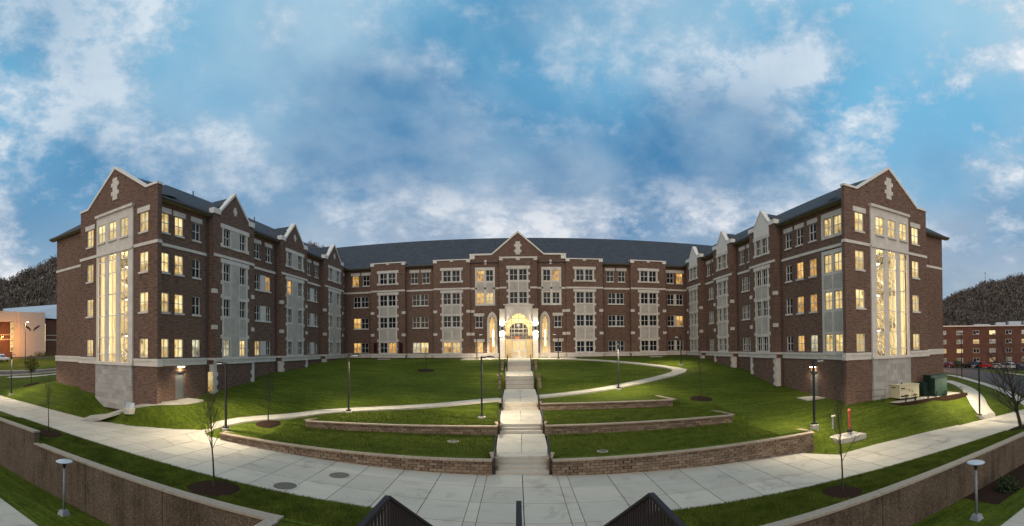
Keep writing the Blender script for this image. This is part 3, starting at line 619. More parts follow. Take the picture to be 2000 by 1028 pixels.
# centre pavilion over the door
c0, c1 = -2.55, 3.0; ws = pair(AX+.02, 1.18, .2); hh = [(*q, *FZ[f]) for q in ws for f in (3, 4)]
w = MB(); holes_grid(w, frC, c0, c1, 5.5, 13.12, NC, hh, .16)
for u in (c0, c1): w.quad(frC(u, 0, -1.6), frC(u, NC, -1.6), frC(u, NC, 13.12), frC(u, 0, 13.12))
w.quad(frC(c0,0,13.12), frC(c1,0,13.12), frC(c1,NC,13.12), frC(c0,NC,13.12)); part(w, 'bay_wall', 'brick')
st = Stones('quoin'); part(plate(MB(), frC, AX-1.47, AX+1.5, 6.25, 11.55, NC, NC+.06, hh), 'stone_surround', 'limestone'); st.fbox(frC, AX-1.72, AX+1.75, NC, NC+.1, 11.553, 12.02); st.fbox(frC, AX-1.72, AX+1.75, NC, NC+.12, 6.2, 6.42)
for zz_ in (7.3, 8.2, 9.55, 10.7):
    for a in (AX-1.72, AX+1.503): st.fbox(frC, a, a+.247, NC, NC+.07, zz_, zz_+.34)
st.fbox(frC, c0-.05, c1+.05, NC-.3, NC+.08, 13.123, 13.38)
for a in (c0-.03, c1-.5, AX-.27): st.fbox(frC, a, a+.53, NC-.02, NC+.06, 12.85, 13.12)
trim_lines(st, 'C', c0, AX-1.723, NC, belt=False); trim_lines(st, 'C', AX+1.753, c1, NC, belt=False)
for q in ws:
    for f in (3, 4): window('C', sum(q)/2, *FZ[f], q[1]-q[0], NC+.06, 'window_dark', rec=.16)
    p = MB(); p.fbox(frC, q[0], q[1], NC+.05, NC+.085, 8.35, 9.65); part(p, 'spandrel_panel', 'cast_panel')
# stone portal with a pointed arch
ac = AX+.03
def archpts(hw, zs, za, k=12):
    l_ = [(ac-hw+hw*i/k, zs+(za-zs)*(1-(1-i/k)**1.7)**.92) for i in range(k+1)]
    return l_ + [(2*ac-u, z) for u, z in reversed(l_[:-1])]
AI, AO = archpts(1.78, 3.55, 5.0), archpts(2.02, 3.55, 5.3)
pt = MB()
for a, b_ in ((-2.58, -1.80), (2.27, 3.05)): pt.fbox(frC, a, b_, NC, NP+.12, -1.6, 5.45); pt.fbox(frC, a-.05, b_+.05, NC, NP+.2, 5.453, 5.62)
top = [(-1.795, 3.55)] + AI[1:-1] + [(2.265, 3.55), (2.265, 6.12), (-1.795, 6.12)]
AIx = [(-1.795, 3.55)] + [p for p in AI if -1.795 < p[0] < 2.265] + [(2.265, 3.55)]
for k in range(len(AIx)-1):
    p, q = AIx[k], AIx[k+1]
    pt.quad(frC(p[0], NP, p[1]), frC(q[0], NP, q[1]), frC(q[0], NP, 6.12), frC(p[0], NP, 6.12))
    pt.quad(frC(p[0], NP, p[1]), frC(p[0], NC-.5, p[1]), frC(q[0], NC-.5, q[1]), frC(q[0], NP, q[1]))
pt.fbox(frC, -2.0, 2.47, NC, NP+.1, 6.123, 6.30); pt.quad(frC(-1.795,NC,6.12), frC(-1.795,NP,6.12), frC(-1.795,NP,5.6), frC(-1.795,NC,5.6))
for k in range(len(AO)-1):   # arch moulding
    a, b_, c, d = AO[k], AO[k+1], AI[k+1], AI[k]
    pt.hexa([frC(a[0],NP,a[1]), frC(b_[0],NP,b_[1]), frC(c[0],NP,c[1]), frC(d[0],NP,d[1]), frC(a[0],NP+.09,a[1]), frC(b_[0],NP+.09,b_[1]), frC(c[0],NP+.09,c[1]), frC(d[0],NP+.09,d[1])])
part(pt, 'portal', 'limestone')
NG = NC-.25                                     # glazed screen inside the arch
gf = MB()
for u in (ac-1.76, ac-1.08, ac, ac+1.08, ac+1.76): gf.fbox(frC, u-.04, u+.04, NG-.06, NG+.04, 1.2 if abs(u-ac) < .1 else -1.55, 3.6 if abs(u-ac) > 1.5 else 4.6 if abs(u-ac) > .5 else 4.98)
for zz_ in (-.6, 1.18, 1.95, 2.75, 3.55, 4.25):
    hw = 1.76 if zz_ < 3.6 else 1.3
    if zz_ < 0: gf.fbox(frC, ac-hw, ac-1.1, NG-.055, NG+.035, zz_-.04, zz_+.04); gf.fbox(frC, ac+1.1, ac+hw, NG-.055, NG+.035, zz_-.04, zz_+.04)
    else: gf.fbox(frC, ac-hw, ac+hw, NG-.055, NG+.035, zz_-.04, zz_+.04)
sg = part(gf, 'entrance_screen', 'white_frame')
g = MB(); g.poly([frC(u, NG-.02, z) for u, z in [(ac-1.78,-1.55)]+AI+[(ac+1.78,-1.55)]]); g.build('pane', 'clear_glass', sg)
for s_ in (-1, 1):
    d = MB(); u0, u1 = (ac-1.03, ac-.02) if s_ < 0 else (ac+.02, ac+1.03)
    for a, b_, c, e in ((u0, u0+.15, -1.55, 1.12), (u1-.15, u1, -1.55, 1.12), (u0+.15, u1-.15, .95, 1.12), (u0+.15, u1-.15, -.65, -.42), (u0+.15, u1-.15, -1.55, -1.25)): d.fbox(frC, a, b_, NG+.05, NG+.11, c, e)
    do = part(d, 'door', 'white_frame'); h_ = MB(); uu = ac+s_*.1; h_.tube(frC(uu, NG+.15, -.45), frC(uu, NG+.15, .15), .02); h_.build('handle', 'gray_metal', do)
# lit hall behind the glass
iv = MB(); x0, x1, y0, y1, z0, z1 = -2.5, 2.95, YC-NE+.03, YC+5, -1.58, 5.4
iv.quad((x0,y0,z0),(x0,y1,z0),(x0,y1,z1),(x0,y0,z1)); iv.quad((x1,y1,z0),(x1,y0,z0),(x1,y0,z1),(x1,y1,z1)); iv.quad((x0,y0,z1),(x0,y1,z1),(x1,y1,z1),(x1,y0,z1)); iv.quad((x0,y1,z0),(x1,y1,z0),(x1,y1,z1),(x0,y1,z1))
part(iv, 'hall_interior', 'interior_cream')
iv = MB(); iv.quad((x0,y0,z0),(x1,y0,z0),(x1,y1,z0),(x0,y1,z0)); part(iv, 'hall_floor', 'interior_floor')
for q_ in ((1.6,1.9,1.25,1.55), (2.6,2.8,1.5,1.8)): iv = MB(); iv.box(x0, x1, y0+q_[0], y0+q_[1], q_[2], q_[3]); part(iv, 'hall_beam', 'interior_stair')
aw = MB(); pts = [(ac-1.45, 1.7)] + [(ac-1.45*math.cos(t*math.pi/12), 2.9+1.0*math.sin(t*math.pi/12)) for t in range(13)] + [(ac+1.45, 1.7)]
aw.poly([(u, y1-.05, z) for u, z in pts]); part(aw, 'hall_arch_window', 'window_dark')
ab = MB(); 
for u in (ac-.7, ac, ac+.7): ab.box(u-.04, u+.04, y1-.12, y1-.06, 1.7, 3.8)
for zz_ in (2.3, 2.9): ab.box(ac-1.45, ac+1.45, y1-.13, y1-.07, zz_-.04, zz_+.04)
part(ab, 'arch_glazing', 'white_frame')
for u, v in ((-1.2, 1.2), (1.6, 1.2), (-1.2, 3.6), (1.6, 3.6)):
    f = MB(); f.box(u-.3, u+.3, y0+v-.3, y0+v+.3, 5.33, 5.37); part(f, 'ceiling_light', 'lamp_warm')
for u in (-2.15, 2.6):
    f = MB(); f.tube((u, y0+.9, 3.9), (u, y0+.9, 4.1), .15); part(f, 'pendant_light', 'lamp_warm')
for q_ in ((AX, y0+1.0, 4.6, 85), (AX, y0+3.4, 3.6, 140), (AX, y0+3.0, .6, 80)):
    ld = bpy.data.lights.new('hall_glow', 'POINT'); ld.energy = q_[3]; ld.color = (1, .84, .56); ld.shadow_soft_size = .3; o = bpy.data.objects.new('hall_glow', ld); COL.objects.link(o); o.parent = HALL; o.location = Vector(q_[:3])-WL(HALL)
f = MB(); f.box(ac-.5, ac+.05, y0+.5, y0+.53, 1.28, 1.5); part(f, 'exit_sign', 'exit_red')
# wall lanterns on the portal, throwing light up and down
def add_spot(name, loc, power, deg, color, to, parent=None, blend=.6, radius=.08):
    ld = bpy.data.lights.new(name, 'SPOT'); ld.energy = power; ld.spot_size = R(deg); ld.spot_blend = blend; ld.color = color; ld.shadow_soft_size = radius
    o = bpy.data.objects.new(name, ld); COL.objects.link(o); o.rotation_euler = (Vector(to)-Vector(loc)).to_track_quat('-Z', 'Y').to_euler()
    if parent is not None: o.parent = parent; o.location = Vector(loc)-WL(parent)
    else: o.location = loc
    return o
for u in (-2.2, 2.66):
    b = MB(); b.fbox(frC, u-.14, u+.14, NP+.125, NP+.42, 2.55, 2.98); lo = part(b, 'wall_lantern', 'black_metal')
    p = Vector(frC(u, NP+.28, 2.75))
    add_spot('lantern_light', p+Vector((0,-.02,.3)), 480, 120, (1,.86,.62), p+Vector((0,.12,3)), HALL); add_spot('lantern_light', p+Vector((0,-.02,-.3)), 900, 130, (1,.86,.62), p+Vector((0,.05,-3)), HALL)

# --- left wing
recess('L', 25.9, 32.65, 0, [], [], z0=-6.5, extra=[(a, b_, *FZ[f]) for f in FZ for a, b_ in ((26.45,27.5), (28.2,29.3), (30.5,31.6))] + [(28.3, 29.46, -4.42, -2.12)])
st = MB()
for j, (a, b_) in enumerate(((26.45,27.5), (28.2,29.3), (30.5,31.6))):
    for f in FZ:
        window('L', (a+b_)/2, *FZ[f], b_-a, 0, LIT.get(('L', j, f), 'window_dark'))
        if f > 1: sill(st, 'L', a, b_, FZ[f][0])
    lintel(st, 'L', a, b_, FZ[4][1])
bw = [((32.65,39.42), {(1,0): P_, (1,1): W_}), ((45.2,51.85), {(3,0): A_}), ((57.35,64.2), {})]
for (a, b_), lt in bw:
    c = (a+b_)/2; bay('L', a, b_, (c-2.36, c+2.36), [(c-1.93,c-.86), (c+.7,c+1.78)], 12.95, lt, 'gable', zbase=-6)
recess('L', 39.42, 45.2, 0, [(40.56,41.72), (42.98,44.1)], [(40.72,41.77), (42.95,43.98)], {(3,1): A_, (1,0): W_}, z0=-5)
recess('L', 51.85, 57.35, 0, [(53.1,54.25), (55.5,56.65)], [(53.1,54.2), (55.4,56.5)], z0=-4)
recess('L', 64.2, 67.1, 0, [(65.2,66.2)], [(65.2,66.2)], z0=-4)
# --- right wing
gr = [(30.0-.06, 31.04), (31.32, 32.42)]; sg_ = [(33.6,34.7), (35.72,36.82), (37.7,38.8)]
recess('R', 28.9, 39.63, 0, [], [], z0=-6.8, extra=[(a, b_, *FZ[f]) for f in FZ for a, b_ in gr+sg_] + [(33.67, 34.78, -5.04, -2.77)])
st = MB(); hh = [(a, b_, *FZ[f]) for f in (1, 2, 3) for a, b_ in gr]
part(plate(MB(), frR, 29.7, 32.74, ZB+.003, 8.5, 0, .06, hh), 'stone_surround', 'limestone'); part(plate(MB(), frR, 29.7, 32.74, 9.62, 12.0, 0, .06, [(a, b_, *FZ[4]) for a, b_ in gr]), 'stone_surround', 'limestone')
for j, (a, b_) in enumerate(sg_):
    for f in FZ:
        g = 'window_dark'
        if f in (2, 3) and j < 2: g = A_
        if f == 1: g = (P_, A_, 'window_dark')[j]
        window('R', (a+b_)/2, *FZ[f], b_-a, 0, g)
        if f > 1: sill(st, 'R', a, b_, FZ[f][0])
    lintel(st, 'R', a, b_, FZ[4][1])
for a, b_ in gr:
    for f in FZ: window('R', (a+b_)/2, *FZ[f], b_-a, .06, W_, rec=.16)
    for c, d in ((1.02, 2.9), (4.95, 6.3)): p = MB(); p.fbox(frR, a, b_, .05, .085, c+.05, d-.05); part(p, 'spandrel_panel', 'cast_panel')
for a, b_ in ((39.63,45.08), (49.53,54.92), (59.33,64.7)):
    c = (a+b_)/2; bay('R', a, b_, (c-1.68, c+1.68), pair(c, 1.1, .2), 12.9, {}, 'stone', zbase=-6)
recess('R', 45.08, 49.53, 0, [(45.75,46.8), (47.65,48.72)], pair(47.3, 1.0, .14), z0=-5.5)
recess('R', 54.92, 59.33, 0, [(55.6,56.7), (57.6,58.7)], pair(57.1, 1.0, .14), z0=-4.5)
recess('R', 64.7, 67.1, 0, [], [], z0=-4)
# base piers below the belt on the wings
st = Stones('base_pier')
for fr, zf, ys_ in ((frL, lambda y: gz(-26.0, y), (32.65, 39.42, 45.2, 51.85, 57.35)), (frR, lambda y: gz(25.6, y), (39.63, 45.08, 49.53, 54.92, 59.33))):
    near = {32.65, 45.2, 57.35} if fr is frL else {39.63, 49.53, 59.33}
    for y in ys_:
        zb = zf(y)-.4; a, b_ = (y-.02, y+.42) if y in near else (y-.42, y+.02); st.fbox(fr, a, b_, PB-.5, PB+.03, zb, ZB0-.003); z = zb; k = 0
        while z < ZB0-.4:
            if k % 2: 
                e = (b_+.003, b_+.2) if y in near else (a-.2, a-.003); st.fbox(fr, *e, PB-.3, PB+.026, z, z+.4)
            z += .4; k += 1

# --- end gables with the glazed stair towers
def end_gable(fac, x0, x1, flip, zg, thick):
    fr = FRS[fac]; c = (x0+x1)/2; s = -1 if flip else 1
    t0, t1 = c-2.62, c+2.62; side = [(c-4.42, c-3.34), (c+3.32, c+4.40)]; tw = [c-1.85, c-.2, c+1.42]
    if flip: tw = [2*c-u for u in tw]
    holes = [(a, b_, *FZ[f]) for f in FZ for a, b_ in side] + [(t0+.3, t1-.3, -1.3, 8.6)]
    h4 = [(u-.54, u+.54, *FZ[4]) for u in tw]; ht = [(u-.54, u+.54, -1.25, 8.55) for u in tw]
    w = MB(); holes_grid(w, fr, x0, x1, zg-1.5, 13.0, 0, holes + h4, .16)
    zs_, zp = 13.5, 16.3; a, b_ = c-4.15, c+4.15
    w.prism(fr, [(x0,13.003),(x1,13.003),(x1,zs_),(b_,zs_),(c,zp),(a,zs_),(x0,zs_)], -thick, 0)
    for u in (x0, x1): w.quad(fr(u, -thick, zg-1.5), fr(u, 0, zg-1.5), fr(u, 0, 13.0), fr(u, -thick, 13.0))
    part(w, 'gable_wall', 'brick')
    cp = Copings()
    for p in ((a, zs_+.003), (b_, zs_+.003)): q = (c, zp+.003); cp.prism(fr, [p, q, (q[0], q[1]+.26), (p[0], p[1]+.22)], -thick-.08, .1)
    cp.fbox(fr, x0-.06, a-.003, -thick-.08, .1, zs_+.003, zs_+.19); cp.fbox(fr, b_+.003, x1+.06, -thick-.08, .1, zs_+.003, zs_+.19)
    cross(fr, c, -.02, .06, ((13.5,13.95,.33), (13.95,14.3,.56), (14.3,14.75,.33), (14.75,15.1,.56), (15.1,15.5,.33)))
    st = Stones('stone_band'); part(plate(MB(), fr, t0, t1, -1.3, 12.28, 0, .16, h4+ht, .04), 'stone_surround', 'limestone'); st.fbox(fr, t0-.08, t1+.08, 0, .34, 12.283, 12.52)
    st.fbox(fr, t0+.02, t1-.02, .2, .26, ZS-.3, ZS-.12); st.fbox(fr, t0-.1, t1+.1, 0, .36, -1.50, -1.303)
    for u in tw: st.fbox(fr, u-.6, u+.6, .2, .3, FZ[4][0]-.16, FZ[4][0]-.003)
    for p, q in ((x0-.16, t0-.103), (t1+.103, x1+.16)): trim_lines(st, fac, p, q, 0, string=False); 
    for p, q in ((x0-.06, t0-.003), (t1+.003, x1+.06)): trim_lines(st, fac, p, q, 0, belt=False)
    iu = x1 if not flip else x0
    for u in (x0, x1): st.fbox(fr, min(u, u+(.16 if u == x1 else -.16)), max(u, u+(.16 if u == x1 else -.16)), -thick, -.003, ZB0, ZB); st.fbox(fr, min(u, u+(.06 if u == x1 else -.06)), max(u, u+(.06 if u == x1 else -.06)), -thick, -.003, ZS-.26, ZS)
    for k, (p, q) in enumerate(side):
        for f in FZ:
            window(fac, (p+q)/2, *FZ[f], q-p, 0, W_ if f > 1 or k == (0 if not flip else 1) else H_)
            if f > 1: sill(st, fac, p, q, FZ[f][0])
        lintel(st, fac, p, q, FZ[4][1])
    for u in tw:
        window(fac, u, *FZ[4], 1.08, .16, W_, rec=.1)
        fb = MB(); n0, n1 = .03, .11
        for e in (-.51, 0, .51): fb.fbox(fr, u+e-.03, u+e+.03, n0, n1, -1.25, 8.55)
        zr = [-1.25, -.55, 1.0, 2.95, 4.9, 6.85, 8.0, 8.55]
        for z in zr: fb.fbox(fr, u-.54, u+.54, n0-.004, n1+.004, z-.035, z+.035)
        wo = fb.build('stair_window', 'white_frame', HALL)
        for z, z2 in zip(zr, zr[1:]):
            for e in (-.51, 0): gq = MB(); gq.quad(fr(u+e+.03,.06,z+.035), fr(u+e+.48,.06,z+.035), fr(u+e+.48,.06,z2-.035), fr(u+e+.03,.06,z2-.035)); gq.build('pane', 'clear_glass', wo)
    # ashlar base, block by block
    nrow, zz0, zz1 = 9, zg-.9, -1.503; hh_ = (zz1-zz0)/nrow
    for r_ in range(nrow):
        n_ = 8; bl = (t1-t0)/n_; off = bl/2 if r_ % 2 else 0; u = t0-off
        while u < t1-.01:
            a_, b2_ = max(u, t0), min(u+bl, t1); u += bl
            if b2_-a_ < .05: continue
            bb = MB(); bb.fbox(fr, a_+.006, b2_-.006, 0, .22+random.uniform(0, .012), zz0+r_*hh_+.006, zz0+(r_+1)*hh_-.006); part(bb, 'ashlar_block', 'ashlar_block')
    bk = MB(); bk.fbox(fr, t0+.01, t1-.01, 0, .19, zz0, zz1); part(bk, 'ashlar_joint', 'ashlar')
    # stairwell behind the glass
    i0, i1, n_in = t0+.1, t1-.1, -3.4; iv = MB()
    iv.quad(fr(i0,-.2,-1.5), fr(i0,n_in,-1.5), fr(i0,n_in,8.8), fr(i0,-.2,8.8)); iv.quad(fr(i1,-.2,-1.5), fr(i1,n_in,-1.5), fr(i1,n_in,8.8), fr(i1,-.2,8.8)); iv.quad(fr(i0,n_in,-1.5), fr(i1,n_in,-1.5), fr(i1,n_in,8.8), fr(i0,n_in,8.8)); iv.quad(fr(i0,-.2,8.8), fr(i1,-.2,8.8), fr(i1,n_in,8.8), fr(i0,n_in,8.8))
    iv.quad(fr(i0,-.2,-1.5), fr(i1,-.2,-1.5), fr(i1,n_in,-1.5), fr(i0,n_in,-1.5)); part(iv, 'stairwell', 'interior_cream')
    for k, zf in enumerate((1.45, 5.0, 8.2)):
        sb = MB(); sb.fbox(fr, i0+.02, i1-.02, n_in+.02, -2.7, zf-.2, zf); 
        for q, (ua, ub, za, zb_) in enumerate(((i1-.3, i0+1.4, zf-3.3, zf-1.65), (i0+1.4, i1-.3, zf-1.65, zf))):
            na, nb = (-2.0, -1.2) if q == 0 else (-2.7, -2.02)
            sb.hexa([fr(ua,na,za-.25), fr(ub,na,zb_-.25), fr(ub,nb,zb_-.25), fr(ua,nb,za-.25), fr(ua,na,za), fr(ub,na,zb_), fr(ub,nb,zb_), fr(ua,nb,za)])
            for h in (.45, .95): sb.tube(fr(ua,nb+.02,za+h), fr(ub,nb+.02,zb_+h), .025, n=5)
        part(sb, 'stair_flight', 'interior_stair')
        for u in (c-1.5, c+1.2): lm = MB(); lm.fbox(fr, u-.35, u+.35, -3.3, -2.8, zf-.30, zf-.24); part(lm, 'stair_light', 'fixture')
    lm = MB(); lm.fbox(fr, c-.5, c+.5, -2.6, -2.2, 8.7, 8.76); part(lm, 'stair_light', 'fixture')
    for z in (-1.0, .9, 2.8, 4.7, 6.6): 
        ld = bpy.data.lights.new('stair_glow', 'POINT'); ld.energy = 95; ld.color = (1, .86, .55); ld.shadow_soft_size = .25; o = bpy.data.objects.new('stair_glow', ld); COL.objects.link(o); o.parent = HALL; o.location = Vector(fr(c, -.75, z+.9))-WL(HALL)
end_gable('EL', -37.3, -26.25, False, -4.5, .5)
end_gable('ER', 25.66, 36.98, True, -5.3, .35)

# --- remaining outer walls
b = MB()
def vwall(p, q, z0, z1): b.quad((*p, z0), (*q, z0), (*q, z1), (*p, z1))
for p, q in (((-44.4,27.0),(-37.0,27.0)), ((-37.0,27.0),(-37.0,25.9)), ((-44.4,85),(-44.4,27.0)), ((36.7,28.9),(36.7,31.9)), ((36.7,31.9),(44.3,31.9)), ((44.3,31.9),(44.3,85)), ((44.3,85),(-44.4,85))): vwall(p, q, -7, 12.5)
part(b, 'wall', 'brick')
st = Stones('stone_band')
for fr, a, b_ in ((lambda u, n, z: (u, 27.0-n, z), -44.45, -37.35), (lambda u, n, z: (u, 31.9-n, z), 36.75, 44.35)):
    st.fbox(fr, a, b_, 0, .10, ZB0, ZB-.22); st.fbox(fr, a, b_, 0, .16, ZB-.217, ZB); st.fbox(fr, a, b_, 0, .05, ZS-.26, ZS)
# --- roofs
EV, EZ = .55, 12.62
def roof(mb, pts): mb.poly(pts)
rl = -35.4; RZ = 18.5; ov = 9.0
rb = MB(); ye, yb = 26.45, 85.6; xi, xo = XL+EV, -44.95; rl = (xi+xo)/2; hl = (xi-xo)/2
rb.poly([(xi,ye,EZ),(xi,yb,EZ),(rl,yb-hl,RZ),(rl,ye+hl,RZ)]); rb.poly([(xo,yb,EZ),(xo,ye,EZ),(rl,ye+hl,RZ),(rl,yb-hl,RZ)]); rb.poly([(xo,ye,EZ),(xi,ye,EZ),(rl,ye+hl,RZ)]); rb.poly([(xi,yb,EZ),(xo,yb,EZ),(rl,yb-hl,RZ)])
part(rb, 'roof', 'shingle')
rb = MB(); ye2 = 31.35; xi2, xo2 = XR-EV, 44.9; rr_ = (xi2+xo2)/2; hr = (xo2-xi2)/2
rb.poly([(xi2,yb,EZ),(xi2,ye2,EZ),(rr_,ye2+hr,RZ),(rr_,yb-hr,RZ)]); rb.poly([(xo2,ye2,EZ),(xo2,yb,EZ),(rr_,yb-hr,RZ),(rr_,ye2+hr,RZ)]); rb.poly([(xi2,ye2,EZ),(xo2,ye2,EZ),(rr_,ye2+hr,RZ)]); rb.poly([(xo2,yb,EZ),(xi2,yb,EZ),(rr_,yb-hr,RZ)])
part(rb, 'roof', 'shingle')
rb = MB(); yf = YC-EV; ym = (yf+yb)/2; rb.poly([(rl,yf,EZ+.004),(rr_,yf,EZ+.004),(rr_,ym,RZ+.06),(rl,ym,RZ+.06)]); rb.poly([(rr_,yb+.01,EZ+.004),(rl,yb+.01,EZ+.004),(rl,ym,RZ+.06),(rr_,ym,RZ+.06)]); part(rb, 'roof', 'shingle')
for fac, c in (('EL', -31.775), ('ER', 31.32)):   # little roofs behind the end gables
    fr = FRS[fac]; rb = MB()
    for s_ in (-1, 1): rb.quad(fr(c,-.4,16.05), fr(c,-7.2,16.4), fr(c+s_*5,-3.0,13.2), fr(c+s_*5,-.4,12.9))
    part(rb, 'gable_roof', 'shingle')
segs_L = [(26.0,32.6),(39.48,45.15),(51.9,57.3),(64.25,66.5)]; segs_R = [(29.0,39.57),(45.14,49.47),(54.98,59.27),(64.76,66.5)]; segs_C = [(-26.3,-22.43),(-16.82,-12.54),(12.91,17.15),(22.91,25.9)]
for segs, fr in ((segs_L, frL), (segs_R, frR), (segs_C, frC)):
    for a, b_ in segs: piece('gutter', 'gutter', fr, a, b_, EV-.02, EV+.13, EZ-.16, EZ+.02); piece('soffit', 'soffit', fr, a, b_, .01, EV-.03, EZ-.26, EZ-.12)
for a, b_, y in ((-45.05,-37.35,27.0), (37.03,45.0,31.9)): part(MB().box(a, b_, y-EV-.13, y-EV+.02, EZ-.16, EZ+.02), 'gutter', 'gutter'); part(MB().box(a, b_, y-EV+.03, y-.01, EZ-.26, EZ-.12), 'soffit', 'soffit')
for fr, us in ((frL, (32.5, 45.05)), (frR, (39.75-.25, 49.4)), (frC, (-12.6, -7.03, 7.4, 12.98))):
    for u in us:
        d = MB(); n_ = .12 if fr is not frC or abs(u) > 7.5 else .5; zb = (gz(fr(u,1,0)[0], fr(u,1,0)[1])+.1); d.tube(fr(u, EV, EZ-.1), fr(u, n_, EZ-.75), .06, n=6); d.tube(fr(u, n_, EZ-.7), fr(u, n_, max(zb, -6)), .06, n=6); part(d, 'downspout', 'gutter')
for x, y in ((-20,73.5),(-9,74.0),(6.5,74.2),(14,73.0),(21,74.3),(-3.5,73.4)):
    z = EZ+(y-(YC-EV))*(RZ-EZ)/9.5; part(MB().tube((x,y,z-.3),(x,y,z+.55),.07,.07,8), 'roof_vent', 'gutter')
for y in (38, 44, 50.5, 57): part(MB().tube((-33.4,y,RZ-1.7),(-33.4,y,RZ-.7),.07,.07,8), 'roof_vent', 'gutter')
# --- service doors with a lamp over each
for fac, a, b_, z0, z1 in (('L', 28.3, 29.46, -4.42, -2.12), ('R', 33.67, 34.78, -5.04, -2.77)):
    fr = FRS[fac]; d = MB(); d.fbox(fr, a, b_, -.14, -.08, z0, z1); do = part(d, 'door', 'door_gray')
    d = MB(); d.fbox(fr, a-.04, b_+.04, -.03, .03, z1-.02, z1+.12); d.build('lintel', 'black_metal', do); d = MB(); u = b_-.14; d.tube(fr(u, -.09, z0+1.05), fr(u, .02, z0+1.05), .03); d.build('handle', 'gray_metal', do)
    l_ = MB(); l_.fbox(fr, (a+b_)/2-.35, (a+b_)/2+.35, 0, .32, z1+.55, z1+.63); lo = part(l_, 'door_lamp', 'black_metal'); l_ = MB(); l_.fbox(fr, (a+b_)/2-.3, (a+b_)/2+.3, .03, .28, z1+.50, z1+.545); l_.build('lens', 'lamp_warm', lo)
    p = Vector(fr((a+b_)/2, .3, z1+.46)); add_spot('door_light', p, 130, 150, (1,.85,.6), p+Vector(fr(0,0,-3))-Vector(fr(0,.1,0)), HALL, .8)
# lit basement window beside the bay
b = MB(); b.quad((XL+.08, 32.62, -4.0), (XL+.66, 32.62, -4.0), (XL+.66, 32.62, -2.2), (XL+.08, 32.62, -2.2)); part(b, 'basement_window', 'window_warm')
b = MB()
for a, b_ in ((-22.17,-21.6), (-17.55,-17.0)):   # dark red shutters either side of the ground floor window
    pass
for (a, b_) in ((-21.95,-21.40), (-17.85,-17.30)): q = MB(); q.fbox(frC, a, b_, PB, PB+.04, -.78, .82); part(q, 'shutter', 'maroon')

# ------------------------------------------------------------------ stairs up the lawn
PROF = [(23.5,-6.62,4,.17),(29.5,-5.66,3,.17),(35.35,-4.92,3,.17),(44.6,-4.15,7,.164),(54.1,-2.83,6,.16)]
SW, TR = 1.5, .33
gs = thing('garden_stairs', 'long concrete stairs in five flights climbing the lawn to the arched entrance', 'stairs', (AX, 23.5, -6.65))
ends = []
for i, (y, z, n_, rh) in enumerate(PROF):
    for k in range(n_):
        y1 = y+TR*(k+1)+.02 if k < n_-1 else y+TR*k+.9
        b = MB(); b.box(AX-SW, AX+SW, y+TR*k, y1, z+rh*k-.25, z+rh*(k+1)); b.build('step', 'concrete', gs)
    ends.append((y+TR*(n_-1)+.9, z+rh*n_))
for i, (y0, z0) in enumerate(ends):
    y1, z1 = (PROF[i+1][0], PROF[i+1][1]) if i < 4 else (63.2, -1.69)
    m_ = max(1, round((y1-y0)/2.4))
    for k in range(m_):
        ya, yb2 = y0+(y1-y0)*k/m_, y0+(y1-y0)*(k+1)/m_; za, zb = z0+(z1-z0)*k/m_, z0+(z1-z0)*(k+1)/m_
        for xa, xb in ((AX-SW, AX-.012), (AX+.012, AX+SW)):
            b = MB(); b.hexa([(xa,ya+.01,za-.3),(xb,ya+.01,za-.3),(xb,yb2-.01,zb-.3),(xa,yb2-.01,zb-.3),(xa,ya+.01,za),(xb,ya+.01,za),(xb,yb2-.01,zb),(xa,yb2-.01,zb)]); b.build('landing_slab', 'concrete', gs)
ORD = ['lowest', 'second', 'third', 'fourth', 'topmost']
for i, (y, z, n_, rh) in enumerate(PROF):
    zt = z+rh*n_; yt = y+TR*(n_-1)
    for s_ in (-1, 1):
        x = AX+s_*(SW-.06); side = 'lamp-lit sloping west lawn' if s_ < 0 else 'looping path'
        h = thing('handrail', 'black steel handrail of the %s stair flight, on the %s side' % (ORD[i], 'curved path' if s_ < 0 else 'loop path'), 'handrail', (x, y, z), 'handrails of the garden stairs')
        b = MB(); pts = [(x,y-.35,z+.45), (x,y-.35,z+.9), (x,y-.05,z+.92), (x,yt+.15,zt+.92), (x,yt+.5,zt+.92), (x,yt+.5,zt+.45)]
        for p, q in zip(pts, pts[1:]): b.tube(p, q, .05, n=6)
        b.build('rail', 'black_metal', h)
        b = MB(); b.tube((x,y-.08,z+.48), (x,yt+.22,zt+.48), .035, n=6); b.build('mid_rail', 'black_metal', h); b = MB(); b.tube((x,y-.1,z-.02), (x,y-.1,z+.9), .05, n=6); b.build('post', 'black_metal', h); b = MB(); b.tube((x,yt+.25,zt-.02), (x,yt+.25,zt+.9), .05, n=6); b.build('post', 'black_metal', h)

# ------------------------------------------------------------------ retaining walls, block by block
def frustum(l_, d, h, name, mat, in_=.018):
    b = MB(); b.hexa([(-l_/2,-d+in_*0,0),(l_/2,-d,0),(l_/2,0,0),(-l_/2,0,0),(-l_/2,-d,h),(l_/2,-d,h),(l_/2,0,h),(-l_/2,0,h)])
    for k in (0, 1, 4, 5): pass
    f = MB(); f.v = []; f.f = []
    # split face: chamfered front
    p = [(-l_/2,0,0),(l_/2,0,0),(l_/2,0,h),(-l_/2,0,h),(-l_/2,-d+.03,0),(l_/2,-d+.03,0),(l_/2,-d+.03,h),(-l_/2,-d+.03,h),(-l_/2+in_,-d,in_),(l_/2-in_,-d,in_),(l_/2-in_,-d,h-in_),(-l_/2+in_,-d,h-in_)]
    f.v = p; f.f = [(0,3,2,1),(0,1,5,4),(1,2,6,5),(2,3,7,6),(3,0,4,7),(4,5,9,8),(5,6,10,9),(6,7,11,10),(7,4,8,11),(8,9,10,11)]
    me = f.mesh(name); me.materials.append(MATS[mat]); return me
